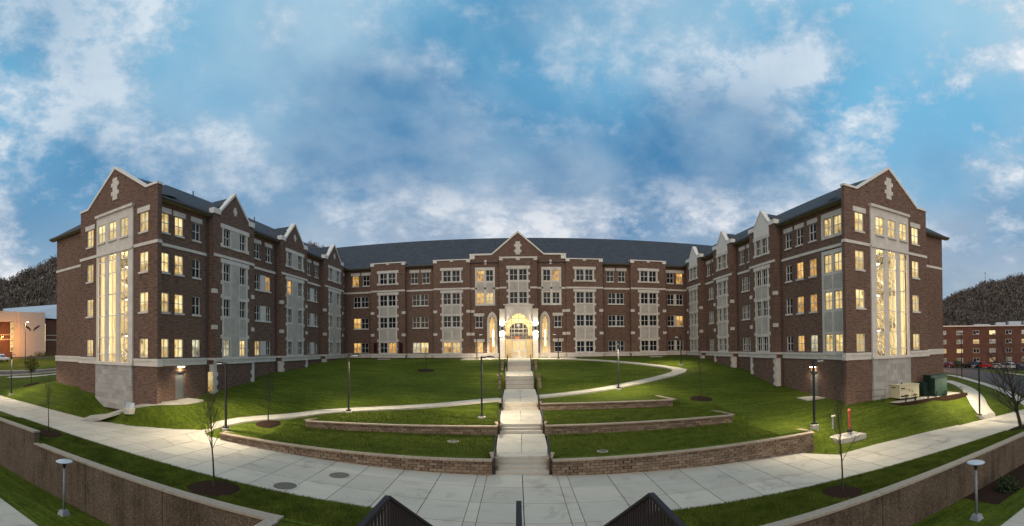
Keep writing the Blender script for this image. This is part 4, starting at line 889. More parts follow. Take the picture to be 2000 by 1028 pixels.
BLK = [frustum(.435, .30, .145, 'block', 'wall_block'), frustum(.335, .30, .145, 'block', 'wall_block'), frustum(.385, .285, .145, 'block', 'wall_block')]
CAPM = frustum(.455, .38, .09, 'cap_stone', 'cap_block', .01)
def resample(pts, step):
    P = np.array(pts, float); s = np.r_[0, np.cumsum(np.hypot(*np.diff(P, axis=0).T))]; n = max(1, int(round(s[-1]/step))); q = np.linspace(0, s[-1], n+1)
    return np.c_[np.interp(q, s, P[:,0]), np.interp(q, s, P[:,1])]
def block_wall(name, label, pts, top, basez, group=None):
    root = thing(name, label, 'retaining wall', (pts[0][0], pts[0][1], basez(*pts[0])), group); rnd = random.Random(int(abs(top)*1000))
    for seg in pts_split(pts):
        Q = resample(seg, .46)
        for a, b_ in zip(Q, Q[1:]):
            m_ = (a+b_)/2; rz = math.atan2(b_[1]-a[1], b_[0]-a[0]); place('cap_stone', CAPM, root, (m_[0], m_[1]+0, top-.09), rz)
        P_ = np.array(seg, float); S_ = np.r_[0, np.cumsum(np.hypot(*np.diff(P_, axis=0).T))]; N_ = max(1, int(round(S_[-1]/.445))); q0 = np.linspace(0, S_[-1], N_+1)
        for k in range(12):
            z = top-.09-.15*(k+1); any_ = False; q = q0 if k % 2 == 0 else np.r_[0, (q0[:-1]+q0[1:])/2, S_[-1]]
            Q = np.c_[np.interp(q, S_, P_[:,0]), np.interp(q, S_, P_[:,1])]
            for a, b_ in zip(Q, Q[1:]):
                l_ = np.hypot(*(b_-a)); d = (b_-a)/l_; m_ = (a+b_)/2; rz = math.atan2(d[1], d[0])
                if z+.15 < basez(m_[0], m_[1])-.02: continue
                any_ = True; nrm = np.array((d[1], -d[0])); m_ = m_ + nrm*(-.03+rnd.uniform(-.012,.012)+.012*k)
                o = place('block', BLK[0] if rnd.random() < .8 else BLK[2], root, (m_[0], m_[1], z), rz+rnd.uniform(-.012,.012)); o.scale = (l_/.445, 1, 1)
            if not any_: break
    return root
def pts_split(pts):   # split the outline where it turns sharply
    out, cur = [], [pts[0]]
    for i in range(1, len(pts)):
        cur.append(pts[i])
        if i < len(pts)-1:
            a = np.array(pts[i])-np.array(pts[i-1]); b = np.array(pts[i+1])-np.array(pts[i])
            if a@b/np.hypot(*a)/np.hypot(*b) < .8: out.append(cur); cur = [pts[i]]
    out.append(cur); return out
def arc(w, side):
    xa, xb, fy = w[:3]; xa, xb = (xa, xb+.4) if xb < 0 else (xa-.4, xb); X = np.linspace(xa, xb, 24); return [(x, float(fy(x))) for x in X]
front = lambda x, y: gz(x, y-.5) if y > 24.6 else plaza_z(x)
lbl = ['lowest block retaining wall along the plaza, ending at the grass tip with a lamp', 'lowest block retaining wall along the plaza, ending at the lamp with tall concrete foot', 'short middle block retaining wall below the lone lamp by the stairs', 'middle block retaining wall below the tree with the mulch ring', 'uppermost short block retaining wall just below the loop path']
ret = [((-16.9, 26.2), (-1.63, 25.0)), ((17.2, 27.6), (2.02, 25.0)), ((-13.6, 31.0), (-1.62, 30.9)), ((14.4, 33.3), (2.02, 30.9)), ((11.9, 38.4), (2.02, 36.8))]
for i, w in enumerate(RW):
    A = arc(w, 0); left = w[1] < 0; outer, inner = ret[i]
    pts = ([outer] + A + [inner]) if left else ([inner] + A + [outer])
    block_wall('retaining_wall', lbl[i], pts, w[5], front, 'block retaining walls of the terraced lawn')
for s_ in (-1, 1):
    for i in (3, 4):
        y, z, n_, rh = PROF[i]; x = AX+s_*(SW+.24); sg = 'flight of seven steps' if i == 3 else 'flight nearest the arched entrance'
        root = thing('cheek_wall', 'stepped block cheek wall of the %s, on the %s side' % (sg, 'short lamp' if s_ < 0 else 'loop path'), 'cheek wall', (x, y, z), 'stepped cheek walls of the garden stairs')
        yt, zt = y+TR*n_, z+rh*n_
        for k in range(int((zt-z)/.15)+2):
            zz_ = z+.05+.15*k; y0 = y+.1+(k-1)*.15/rh*TR
            j = max(y-.2, y0)
            while j < yt+.6: place('block', BLK[1], root, (x+.15*s_*1, j, zz_), R(90)*s_); j += .36

# ------------------------------------------------------------------ foreground: walls, landing, railings
for side, x0, x1, top in (('L', -26.2, -8.4, WALL_TOP_L), ('L2', -60, -26.203, WALL_TOP_L+.75), ('R', 8.4, 60, WALL_TOP_R)):
    lab = {'L': 'long rough concrete wall holding up the lawn strip with the two small bare trees', 'L2': 'higher stepped end of the rough concrete wall towards the road', 'R': 'long rough concrete wall in front of the big bare tree, by the shrubs'}[side]
    wl_ = thing('concrete_wall', lab, 'wall', ((x0+x1)/2, WALL_Y, LOW)); n_ = max(2, int((x1-x0)/5.9)); q = np.linspace(x0, x1, n_+1)
    for a, b_ in zip(q, q[1:]):
        b = MB(); b.box(a+.022, b_-.022, WALL_Y, WALL_Y+.42, LOW-.3, top-.10); b.build('panel', 'aggregate', wl_)
        b = MB(); b.box(a+.012, b_-.012, WALL_Y-.05, WALL_Y+.47, top-.097, top); b.build('cap', 'wall_cap', wl_)
for s_, top in ((-1, WALL_TOP_L), (1, WALL_TOP_R)):
    wl_ = thing('return_wall', 'rough concrete return wall running back beside the %s' % ('lower lawn with the wide path lamp and no shrub' if s_ < 0 else 'lower lawn with shrubs'), 'wall', (s_*8.6, 10, LOW))
    x0, x1 = sorted((s_*8.4, s_*8.82)); b = MB(); b.box(x0, x1, -6, WALL_Y-.003, LOW-.3, top-.10); b.build('panel', 'aggregate', wl_); b = MB(); b.box(x0-.05, x1+.05, -6, WALL_Y-.053, top-.097, top); b.build('cap', 'wall_cap', wl_)
LZ, LY, RS = -2.75, 5.0, .517
us = thing('overlook_stairs', 'dark concrete stair going down from the overlook landing to the plaza', 'stairs', (0, LY, LZ))
b = MB(); b.box(-1.75, 1.75, -3, LY, LZ-.25, LZ); b.build('landing', 'concrete', us); b = MB(); b.box(-1.6, 1.6, -2.9, LY-.1, -7.2, LZ-.253); b.build('base', 'aggregate', us)
n_ = 23; rh = (LZ+6.62)/n_; tr = rh/RS
for k in range(n_): b = MB(); b.box(-1.7, 1.7, LY+tr*k+.002, LY+tr*(k+1)+.03, LZ-rh*(k+1)-.3, LZ-rh*(k+1)+.001*0); b.build('step', 'concrete', us)
PK = MB().box(-.010, .010, -.024, .024, 0, .93).mesh('picket'); PK.materials.append(MATS['dark_rail'])
for s_, lab in ((-1, 'dark brown picket railing of the overlook stair on the side of the two manhole covers'), (1, 'dark brown picket railing of the overlook stair on the side without manhole covers')):
    x = 1.5*s_+.01; rl_ = thing('stair_railing', lab, 'railing', (x, LY, LZ), 'picket railings of the overlook stair')
    b = MB(); b.box(x-.032, x+.032, 2.2, LY, -1.74, -1.70); b.build('top_rail', 'dark_rail', rl_)
    ye_ = LY+tr*n_; dz = (LZ+6.62); b = MB(); b.hexa([(x-.032,LY,-1.74),(x+.032,LY,-1.74),(x+.032,ye_,-1.74-dz),(x-.032,ye_,-1.74-dz),(x-.032,LY,-1.70),(x+.032,LY,-1.70),(x+.032,ye_,-1.70-dz),(x-.032,ye_,-1.70-dz)]); b.build('top_rail', 'dark_rail', rl_)
    b = MB(); b.box(x-.018, x+.018, 2.2, LY, LZ+.1, LZ+.14); b.build('bottom_rail', 'dark_rail', rl_)
    b = MB(); b.hexa([(x-.018,LY,LZ+.1),(x+.018,LY,LZ+.1),(x+.018,ye_,LZ+.1-dz),(x-.018,ye_,LZ+.1-dz),(x-.018,LY,LZ+.14),(x+.018,LY,LZ+.14),(x+.018,ye_,LZ+.14-dz),(x-.018,ye_,LZ+.14-dz)]); b.build('bottom_rail', 'dark_rail', rl_)
    y = 2.3
    while y < ye_: place('picket', PK, rl_, (x, y, LZ+.1-max(0, (y-LY)*RS))); y += .118
mr = thing('stair_handrail', 'plain dark brown handrail down the middle of the overlook stair', 'handrail', (0, LY, LZ))
b = MB(); b.box(-.03, .03, 2.2, LY, -1.745, -1.70); b.build('rail', 'dark_rail', mr)
b = MB(); b.hexa([(-.03,LY,-1.745),(.03,LY,-1.745),(.03,ye_,-1.745-dz),(-.03,ye_,-1.745-dz),(-.03,LY,-1.70),(.03,LY,-1.70),(.03,ye_,-1.70-dz),(-.03,ye_,-1.70-dz)]); b.build('rail', 'dark_rail', mr)
for y in (LY-.03, LY+tr*11, ye_-.1): b = MB(); zz_ = LZ-max(0, (y-LY)*RS); b.box(-.025, .025, y-.025, y+.025, zz_-.05, zz_+1.0); b.build('post', 'dark_rail', mr)
for s_, pts in ((-1, [(-40,11.1),(-40,8.2),(-6,8.2),(-6,11.1)]), (1, [(9,10.5),(9,7.4),(40,7.4),(40,10.5)])):
    xs_ = sorted({p[0] for p in pts}); ys_ = sorted({p[1] for p in pts}); root = bpy.data.objects.new('lower_walk', None); COL.objects.link(root); root.location = (s_*20, 9, LOW); struct(root)
    q = np.arange(xs_[0] if s_ > 0 else -40, (xs_[1] if s_ > 0 else -8.9), 1.8)
    for a in q: b = MB(); b.box(a+.01, a+1.79, ys_[0], ys_[1], LOW-.1, LOW+.03); b.build('slab', 'concrete', root)
for x, y, lab in ((-20.64, 13.1, 'grey path lamp with flat round disc top before the plain wall, no shrub near'), (19.3, 12.0, 'grey path lamp with flat round disc top on the lower lawn by the dark shrub')):
    t_ = thing('path_lamp', lab, 'lamp', (x, y, LOW), 'disc path lamps by the concrete wall')
    b = MB(); b.hexa([(x-.27,y-.27,LOW),(x+.27,y-.27,LOW),(x+.27,y+.27,LOW),(x-.27,y+.27,LOW),(x-.17,y-.17,LOW+.25),(x+.17,y-.17,LOW+.25),(x+.17,y+.17,LOW+.25),(x-.17,y+.17,LOW+.25)]); b.build('base', 'gray_metal', t_)
    b = MB(); b.tube((x,y,LOW+.24), (x,y,LOW+2.55), .07, .065, 12); b.build('pole', 'gray_metal', t_, True); b = MB(); b.box(x+.05, x+.09, y-.04, y+.04, LOW+1.7, LOW+1.85); b.build('access_cover', 'gray_metal', t_)
    b = MB(); b.lathe([(.07,2.5),(.075,2.56),(.14,2.74),(.14,2.80)], (x,y,LOW), 16); b.build('neck', 'black_metal', t_); b = MB(); b.lathe([(.10,2.78),(.46,2.84),(.47,2.87),(.40,2.90),(.10,2.94),(.02,2.95)], (x,y,LOW), 28); b.build('disc_top', 'metal_roof', t_, True)

# ------------------------------------------------------------------ lamp posts on the lawn
def lamp_post(label, x, y, h, az, power=330, foot=.14, z=None, color=(1,.86,.60)):
    z = gz(x, y) if z is None else z; t_ = thing('lamp_post', label, 'street lamp', (x, y, z), 'black lamp posts of the courtyard')
    b = MB(); b.lathe([(.29,-.3),(.29,foot-.02),(.27,foot)], (x,y,z), 18); b.build('footing', 'concrete', t_); b = MB(); b.box(x-.17, x+.17, y-.17, y+.17, z+foot, z+foot+.10); b.build('base_plate', 'black_metal', t_)
    b = MB(); b.box(x-.062, x+.062, y-.062, y+.062, z+foot+.1, z+h+.05); b.build('pole', 'black_metal', t_)
    c, s = math.cos(az), math.sin(az); P = lambda l_, w_, hh: (x+c*l_-s*w_, y+s*l_+c*w_, z+h+hh)
    b = MB(); b.hexa([P(.05,-.04,-.03),P(.3,-.04,-.03),P(.3,.04,-.03),P(.05,.04,-.03),P(.05,-.04,.04),P(.3,-.04,.04),P(.3,.04,.04),P(.05,.04,.04)]); b.build('arm', 'black_metal', t_)
    b = MB(); prof = [(.22,.09,.02),(.32,.17,.06),(.55,.20,.085),(.8,.17,.06),(.92,.06,.01)]; i0 = 0
    for l_, w_, hh in prof: b.v += [P(l_,-w_,-.05), P(l_,-w_*.8,hh*.7), P(l_,0,hh), P(l_,w_*.8,hh*.7), P(l_,w_,-.05)]
    for k in range(len(prof)-1):
        for j in range(5): q = (j+1) % 5; b.f.append((k*5+j, k*5+q, k*5+5+q, k*5+5+j))
    b.f.append((4,3,2,1,0)); b.f.append(tuple(range(20,25))); hd = b.build('lamp_head', 'black_metal', t_)
    b = MB(); b.quad(P(.34,-.13,-.056), P(.78,-.13,-.056), P(.78,.13,-.056), P(.34,.13,-.056)); b.build('lens', 'led_lens', hd)
    if power: add_spot('lamp_light', P(.66,0,-.12), power*.95, 142, color, P(1.25,0,-3), t_, .5, .12)
    return t_
lamp_post('black lamp post on the grass tip where the curved path leaves the walk', -19.3, 25.5, 4.75, R(180), 2600)
lamp_post('black lamp post between the curved path and the short middle retaining wall', -12.7, 32.2, 4.45, R(0), 1500)
lamp_post('black lamp post on a round white footing beside the stairs above the middle wall', -2.6, 32.4, 4.4, R(0), 1700)
lamp_post('black lamp post beside the upper stairs, on the side of the unlit lawn', -1.95, 48.6, 4.1, R(0), 1100)
lamp_post('short lamp post by the entrance, on the side with the lit ground floor room', -5.75, 63.6, 3.55, R(0), 700)
lamp_post('short lamp post by the entrance, before the dark ground floor window', 5.75, 63.2, 3.6, R(180), 700)
lamp_post('black lamp post standing on the grass inside the loop path', 9.4, 41.3, 4.35, R(-100), 1900)
lamp_post('black lamp post outside the bend of the loop path', 20.3, 53.4, 3.6, R(180), 1100)
lamp_post('black lamp post on a tall concrete foot at the end of the long block wall', 18.75, 24.3, 4.75, R(0), 2300, foot=.4)
lamp_post('black lamp post beside the walk near the leafy sapling and road', -47.8, 22.9, 4.7, R(0), 1600)
lamp_post('black lamp post at the edge of the walk behind the big bare tree', 37.2, 22.6, 5.0, R(90), 2200)

# ------------------------------------------------------------------ bare trees in mulch rings
def bare_tree(label, x, y, h, r0, n_main, spread, seed, mulch=1.0, z=None, lean=(0,0), depth=3, clear=.3, name='bare_tree'):
    rnd = random.Random(seed); z = gz(x, y) if z is None else z; t_ = thing(name, label, 'tree', (x, y, z), 'young bare trees in mulch rings'); tb, bb = MB(), MB()
    def branch(p, d, l_, r, lev, mb):
        n_ = 3; 
        for k in range(n_):
            q = p + d*(l_/n_); r2 = r*(1-.22*(1 if lev < 3 else 1.6)); mb.tube(p, q, r, r2, 5 if r > .015 else 3, False)
            p, r = q, r2; d = (d + Vector((rnd.uniform(-.12,.12), rnd.uniform(-.12,.12), rnd.uniform(-.02,.1)))).normalized()
            if lev < depth:
                for _ in range(2 if lev > 0 else 1):
                    a = rnd.uniform(0, 2*math.pi); sd = (d + Vector((math.cos(a), math.sin(a), .25))*rnd.uniform(.45,.85)).normalized(); branch(p, sd, l_*rnd.uniform(.45,.7), r*.6, lev+1, mb)
    p = Vector((x, y, z)); d = Vector((lean[0], lean[1], 1)).normalized(); st_ = 9; r = r0
    for k in range(st_):
        q = p + d*(h*.82/st_); r2 = r0*(1-.09*(k+1)); tb.tube(p, q, r, r2, 7, False); p, r = q, r2; d = (d+Vector((rnd.uniform(-.04,.04), rnd.uniform(-.04,.04), .05))).normalized()
        f = (k+1)/st_
        if f >= clear:
            for _ in range(max(1, round(n_main/(st_*(1-clear))))):
                a = rnd.uniform(0, 2*math.pi); sd = (Vector((math.cos(a)*spread, math.sin(a)*spread, rnd.uniform(.7,1.3)))).normalized(); branch(p.copy(), sd, h*rnd.uniform(.22,.34)*(1.25-f*.6), r*.5, 1, bb)
    branch(p, d, h*.2, r*.8, 1, bb)
    tb.build('trunk', 'bark', t_); bb.build('crown', 'bark', t_)
    if mulch: mulch_ring('mulch ring under the ' + label.replace('young bare tree', 'tree').replace('young bare thin tree', 'thin tree').replace('big spreading bare tree', 'big tree').replace('between the curved path and the lowest block wall', 'between curved path and lowest block wall').replace('above the end of the middle wall, far from any path', 'above the end of the middle wall'), x, y, mulch)
    return t_
MULCH = []
def mulch_ring(label, x, y, rad):
    MULCH.append((x, y, rad))
    rnd = random.Random(int(x*100)); b = MB(); n_ = 30; c = (x, y, gz(x, y)+.10); ring = []
    for rr2, dz in ((.35,.13), (.75,.09), (1.0,-.01)):
        for k in range(n_): a = 2*math.pi*k/n_; f = rad*rr2*(1+rnd.uniform(-.05,.05)); px, py = x+f*math.cos(a), y+f*math.sin(a); b.v.append((px, py, gz(px, py)+dz+rnd.uniform(-.015,.015)))
    b.v.append(c); m_ = len(b.v)-1
    for k in range(n_): q = (k+1) % n_; b.f += [(m_, k, q), (k, n_+k, n_+q, q), (n_+k, 2*n_+k, 2*n_+q, n_+q)]
    return tag(b.build('mulch_ring', 'mulch'), label, 'mulch bed', 'mulch rings on the lawn')
bare_tree('young bare tree on the lawn strip close to the step in the wall', -27.3, 16.0, 4.3, .045, 9, .35, 3, 1.1, clear=.45)
bare_tree('young bare tree on the lawn strip beside the manhole covers', -12.75, 15.95, 4.9, .05, 15, .42, 4, 1.25, clear=.35, depth=4)
bare_tree('young bare tree between the curved path and the lowest block wall', -17.2, 27.8, 4.3, .05, 11, .35, 5, .95)
bare_tree('young bare thin tree alone on the upper lawn by the hall', -10.7, 51.8, 3.8, .04, 9, .35, 6, 1.1)
bare_tree('young bare tree above the end of the middle wall, far from any path', 15.7, 36.4, 4.6, .045, 10, .35, 8, 1.05, clear=.4)
bare_tree('young bare tree on the lawn strip before the red standpipe', 13.75, 15.75, 5.2, .05, 15, .40, 9, 1.0, clear=.25, depth=4)
bare_tree('big spreading bare tree leaning over the walk by the long wall', 33.2, 16.2, 7.6, .17, 22, 1.25, 21, 1.3, lean=(-.25,.12), clear=.18, depth=4)
def leafy(label, name, cat, x, y, z, h, rad, n_, mat, seed, trunk=True, group=None):
    rnd = random.Random(seed); t_ = thing(name, label, cat, (x, y, z), group); lb = MB()
    for _ in range(n_):
        a, cz = rnd.uniform(0, 2*math.pi), rnd.uniform(-1, 1); f = rnd.random()**.4; s = math.sqrt(1-cz*cz)
        p = Vector((x+rad*f*s*math.cos(a), y+rad*f*s*math.sin(a), z+h-rad*1.0+rad*f*cz*(1.2 if trunk else .9))); u = Vector((rnd.uniform(-1,1), rnd.uniform(-1,1), rnd.uniform(-1,1))).normalized(); v = u.orthogonal().normalized(); e = rnd.uniform(.04,.09)*(1+rad*.3)
        if p.z < z: p.z = z+rnd.uniform(0, .1)
        lb.quad(p-u*e, p+v*e*.6, p+u*e, p-v*e*.6)
    sb = MB(); sb.tube((x,y,z-.1), (x,y,z+max(.2, h-rad)), .05, .03, 6)
    for k in range(7): a = k*.9; sb.tube((x,y,z+.1+(h-rad)*.6), (x+rad*.7*math.cos(a), y+rad*.7*math.sin(a), z+h-rad*.6), .025, .01, 4)
    sb.build('trunk' if trunk else 'stem', 'bark', t_); lb.build('crown' if trunk else 'foliage', mat, t_); return t_
leafy('round dark green shrub in the mulch bed below the concrete wall', 'shrub', 'shrub', 23.9, 12.6, LOW, 1.0, .75, 900, 'leaf_dark', 2, False)
leafy('low dark shrub at the foot of the return wall by the lower walk', 'shrub', 'shrub', 14.2, 13.2, LOW, .55, .5, 500, 'leaf_dark', 3, False)
b = MB(); b.quad((21.5,12.0,LOW+.02),(30,12.0,LOW+.02),(30,14.2,LOW+.02),(21.5,14.2,LOW+.02)); tag(b.build('mulch_bed', 'mulch'), 'dark mulch bed along the foot of the wall around the shrub', 'mulch bed')

# ------------------------------------------------------------------ things on the lawn and the plaza
def disc_cover(label, x, y, rad, z=None, group=None):
    z = plaza_z(x) if z is None else z; t_ = thing('manhole_cover', label, 'manhole cover', (x, y, z), group)
    b = MB(); b.lathe([(rad,-.05),(rad,.008)], (x,y,z), 32); b.build('ring', 'concrete', t_); b = MB(); b.lathe([(rad*.84,-.03),(rad*.84,.016)], (x,y,z), 32); b.build('lid', 'iron', t_)
disc_cover('round iron manhole cover in the plaza, farther from the lawn strip', -8.84, 21.1, .62, group='manhole covers'); disc_cover('round iron manhole cover in the plaza, at the edge of the lawn strip', -10.4, 18.3, .66, group='manhole covers')
disc_cover('small round cover in the grass between the lowest and the middle wall', -4.0, 27.6, .35, gz(-4,27.6)+.03); disc_cover('small round cover in the grass just behind the lowest wall by the stairs', 4.7, 24.9, .32, gz(4.7,24.9)+.03)
bx_, by_ = -27.6, 23.75; z = gz(bx_, by_); t_ = thing('utility_box', 'small white utility box on a round pad beside the side path', 'utility box', (bx_, by_, z))
b = MB(); b.lathe([(.5,-.3),(.5,.1),(.45,.14)], (bx_,by_,z), 20); b.build('pad', 'concrete', t_); b = MB(); b.box(bx_-.3,bx_+.3,by_-.2,by_+.2,z+.14,z+.52); b.build('cabinet', 'metal_roof', t_); b = MB(); b.box(bx_-.33,bx_+.33,by_-.23,by_+.23,z+.523,z+.56); b.build('lid', 'metal_roof', t_)
t_ = thing('standpipe_pad', 'low concrete vault box on the grass under the red standpipe', 'vault', (21.2, 24.3, -6.9)); b = MB(); b.hexa([(20.0,23.1,-7.4),(22.7,23.3,-7.4),(22.5,26.2,-7.4),(20.0,26.0,-7.4),(20.0,23.1,-6.56),(22.7,23.3,-6.56),(22.5,26.2,-6.56),(20.0,26.0,-6.56)]); b.build('vault_top', 'concrete', t_); b = MB(); b.box(20.9, 21.7, 23.3, 24.1, -6.559, -6.545); b.build('hatch', 'gray_metal', t_)
t_ = thing('standpipe', 'red fire standpipe post on the concrete vault box', 'standpipe', (21.8, 24.1, -6.45)); b = MB(); b.tube((21.8,24.1,-6.43), (21.8,24.1,-5.0), .10, .10, 14); b.build('pipe', 'red_paint', t_); b = MB(); b.lathe([(.13,0),(.14,.12),(.11,.2),(.05,.26)], (21.8,24.1,-5.0), 14); b.build('cap', 'red_paint', t_)
for dz in (.5, .95): b = MB(); b.tube((21.8,24.1,-6.45+dz), (21.72,23.9,-6.45+dz), .05, .05, 10); b.build('outlet', 'red_paint', t_)
b = MB(); b.lathe([(.2,0),(.2,.22),(.14,.26)], (21.8,24.1,-6.44), 14); b.build('collar', 'black_metal', t_)
t_ = thing('vent_pipe', 'thin grey pipe with two small round caps on the concrete vault box', 'pipe', (21.6, 25.6, -6.45)); b = MB(); b.tube((21.5,25.6,-6.44),(21.5,25.6,-5.5),.08,.08,10); b.build('pipe', 'gray_metal', t_)
for e in (-.1, .1): b = MB(); b.lathe([(.02,-.07),(.07,0),(.07,.05),(.02,.09)], (21.5+e,25.55,-5.43), 10); b.build('cap', 'white_frame', t_)
pz = -5.38
b = MB(); b.poly([(28.3,28.6,pz-.02),(29.6,26.1,pz-.02),(39.6,25.5,pz-.02),(39.8,28.6,pz-.02)]); b.quad((28.3,28.6,pz-.02),(29.6,26.1,pz-.02),(29.6,26.1,-6.6),(28.3,28.6,-6.6)); b.quad((29.6,26.1,pz-.02),(39.6,25.5,pz-.02),(39.6,25.5,-6.9),(29.6,26.1,-6.9)); tag(b.build('mulch_bed', 'mulch'), 'dark mulch bed edging the equipment pad by the hall', 'mulch bed')
b = MB(); P4 = [(28.7,28.5),(30.0,26.5),(39.0,26.0),(39.2,28.5)]; b.poly([(x,y,pz+.04) for x,y in P4])
for i in range(4): p, q = P4[i], P4[(i+1)%4]; b.quad((*p,pz-.3),(*q,pz-.3),(*q,pz+.04),(*p,pz+.04))
tag(b.build('equipment_pad', 'concrete'), 'pale concrete pad carrying the generator and the green transformer', 'pad')
ga = R(-8)
t_ = thing('generator', 'cream coloured standby generator box with dark printing on a black base', 'generator', (31.8, 27.5, pz)); 
def loc(o, ang): return lambda a, b_, c: (o[0]+math.cos(ang)*a-math.sin(ang)*b_, o[1]+math.sin(ang)*a+math.cos(ang)*b_, o[2]+c)
def lbox(mb, T, a0, a1, b0, b1, c0, c1): return mb.hexa([T(a0,b0,c0),T(a1,b0,c0),T(a1,b1,c0),T(a0,b1,c0),T(a0,b0,c1),T(a1,b0,c1),T(a1,b1,c1),T(a0,b1,c1)])
T = loc((31.95, 27.55, pz+.04), ga)
lbox(MB(), T, -1.0, 1.0, -.55, .55, 0, .2).build('base', 'black_metal', t_); lbox(MB(), T, -1.2, 1.2, -.68, .68, .2, 1.36).build('housing', 'generator_cream', t_); lbox(MB(), T, -1.24, 1.24, -.72, .72, 1.363, 1.42).build('lid', 'generator_cream', t_)
for a0, a1, c0, c1 in ((-1.05,-.55,1.05,1.16),(-1.05,.1,.95,.975),(-1.08,-.1,.32,.46),(.15,1.1,.38,.43),(.2,.5,.68,.72),(.15,1.1,.30,.33)): lbox(MB(), T, a0, a1, -.69, -.683, c0, c1).build('printed_mark', 'print_dark', t_)
for a in (-.05, .3): MB().tube(T(a,-.70,.84), T(a,-.68,.84), .06, .06, 12).build('vent', 'print_dark', t_)
MB().quad(T(-1.205,.5,1.2), T(-1.205,-.1,1.2), T(-1.205,-.1,1.1), T(-1.205,.5,1.1)).build('printed_mark', 'print_dark', t_)
MB().tube(T(-.4,0,1.42), T(-.4,0,1.6), .05, .05, 8).build('exhaust', 'black_metal', t_)
t_ = thing('transformer', 'dark green padmounted transformer cabinet beside the generator', 'transformer', (36, 27, pz)); T = loc((36.3, 27.2, pz+.04), R(-10))
lbox(MB(), T, -.9, 1.3, -.3, .8, 0, 1.95).build('tank', 'transformer_green', t_); lbox(MB(), T, -1.15, .5, -1.15, -.303, 0, 1.7).build('cabinet', 'transformer_green', t_); lbox(MB(), T, -1.2, .55, -1.2, -.32, 1.703, 1.76).build('lid', 'transformer_green', t_); lbox(MB(), T, -.95, 1.35, -.31, .85, 1.953, 2.0).build('lid', 'transformer_green', t_); lbox(MB(), T, -1.75, -1.0, -.2, .7, .1, 1.35).build('radiator', 'transformer_green', t_)
for a in (-.35,): lbox(MB(), T, a-.01, a+.01, -1.165, -1.153, .1, 1.6).build('door_gap', 'print_dark', t_)
for i, (x, y) in enumerate(((29.0,27.6),(30.6,26.3),(31.6,26.0),(33.4,25.95),(34.6,25.9),(36.2,25.85),(38.9,25.8))):
    rnd = random.Random(i+40); sh = thing('seedling', ['small twiggy shrub by the pipe rail at the hall corner','small twiggy shrub at the sharp corner of the equipment pad','small twiggy shrub just past the corner of the equipment pad','small twiggy shrub in front of the generator end with vents','small twiggy shrub between the generator and the transformer','small twiggy shrub in front of the green transformer','small twiggy shrub at the far end of the pad beside the service walk'][i], 'shrub', (x, y, pz), 'small shrubs around the equipment pad'); b = MB()
    for k in range(16): a = rnd.uniform(0,6.28); q = (x+.3*math.cos(a)*rnd.random(), y+.3*math.sin(a)*rnd.random(), pz+rnd.uniform(.35,.7)); b.tube((x,y,pz-.1), q, .015, .006, 3, False); b.quad(*[tuple(Vector(q)+Vector((rnd.uniform(-.07,.07),rnd.uniform(-.07,.07),rnd.uniform(-.07,.07)))) for _ in range(4)])
    b.build('twigs', 'leaf_dark', sh)
t_ = thing('pipe_rail', 'low thin dark pipe rail against the hall beside the equipment pad', 'rail', (27.6, 28.0, -5.2)); b = MB(); pts = [(26.6,28.1),(29.4,27.9)]
for z in (-4.2, -4.75): MB().tube((26.4,28.3,z),(29.3,27.6,z),.02,.02,5).build('rail', 'black_metal', t_)
for f in (0, .5, 1): x, y = 26.4+2.9*f, 28.3-.7*f; MB().tube((x,y,-5.6),(x,y,-4.18),.02,.02,5).build('post', 'black_metal', t_)
for x, y, lab in ((-19.6,64.2,'low concrete drain slab on the lawn at the hall, by the maroon shutters'), (20.2,63.6,'low concrete drain slab on the lawn at the hall, near the loop path bend')):
    z = gz(x,y); b = MB(); b.box(x-.9,x+.9,y-.4,y+.4,z-.2,z+.09); tag(b.build('drain_slab','concrete'), lab, 'drain')

# ------------------------------------------------------------------ beyond the hall: roads, neighbours, cars, hills
def drape(name, pts, width, mat, lift=.05, n=60, kind=True):
    C = smooth_line(pts, n); T = np.gradient(C, axis=0); T /= np.hypot(T[:,0], T[:,1])[:,None]; b = MB(); rows = []
    for (x, y), (tx, ty) in zip(C, T): rows.append([(x+ty*width*e, y-tx*width*e, gz(x+ty*width*e, y-tx*width*e)+lift) for e in (-.5,-.25,0,.25,.5)])
    for a, c in zip(rows, rows[1:]):
        for k in range(4): b.quad(a[k], a[k+1], c[k+1], c[k])
    return struct(b.build(name, mat))
def kerb(name, pts, off, n=60):
    C = smooth_line(pts, n); T = np.gradient(C, axis=0); T /= np.hypot(T[:,0], T[:,1])[:,None]; b = MB()
    for i in range(n-1):
        q = []
        for j in (i, i+1):
            for e in (-.1, .1): x, y = C[j][0]+T[j][1]*(off+e), C[j][1]-T[j][0]*(off+e); q.append((x, y, gz(x, y)))
        lo = [(p[0],p[1],p[2]-.1) for p in (q[0],q[1],q[3],q[2])]; hi = [(p[0],p[1],p[2]+.17) for p in (q[0],q[1],q[3],q[2])]; b.hexa(lo+hi)
    return struct(b.build(name, 'concrete'))
RLp = [(-140,20),(-85,29),(-70,33),(-63,39),(-60,48),(-58,70)]
drape('road', RLp, 5.5, 'asphalt'); kerb('kerb', RLp, 3.0); kerb('kerb', RLp, -3.0)
drape('far_road', [(-150,48),(-110,55),(-85,66),(-66,84)], 6, 'asphalt'); drape('far_path', [(-64,30.2),(-58,34),(-55.5,42),(-54,60)], 1.6, 'concrete', .06)
RRp = [(54,6),(57,19),(61.5,26.5),(68,34),(76,43),(84,54),(94,68)]
drape('road', RRp, 13, 'asphalt'); drape('parking_lot', [(60,92),(90,74),(112,54),(130,32)], 14, 'asphalt', .08)
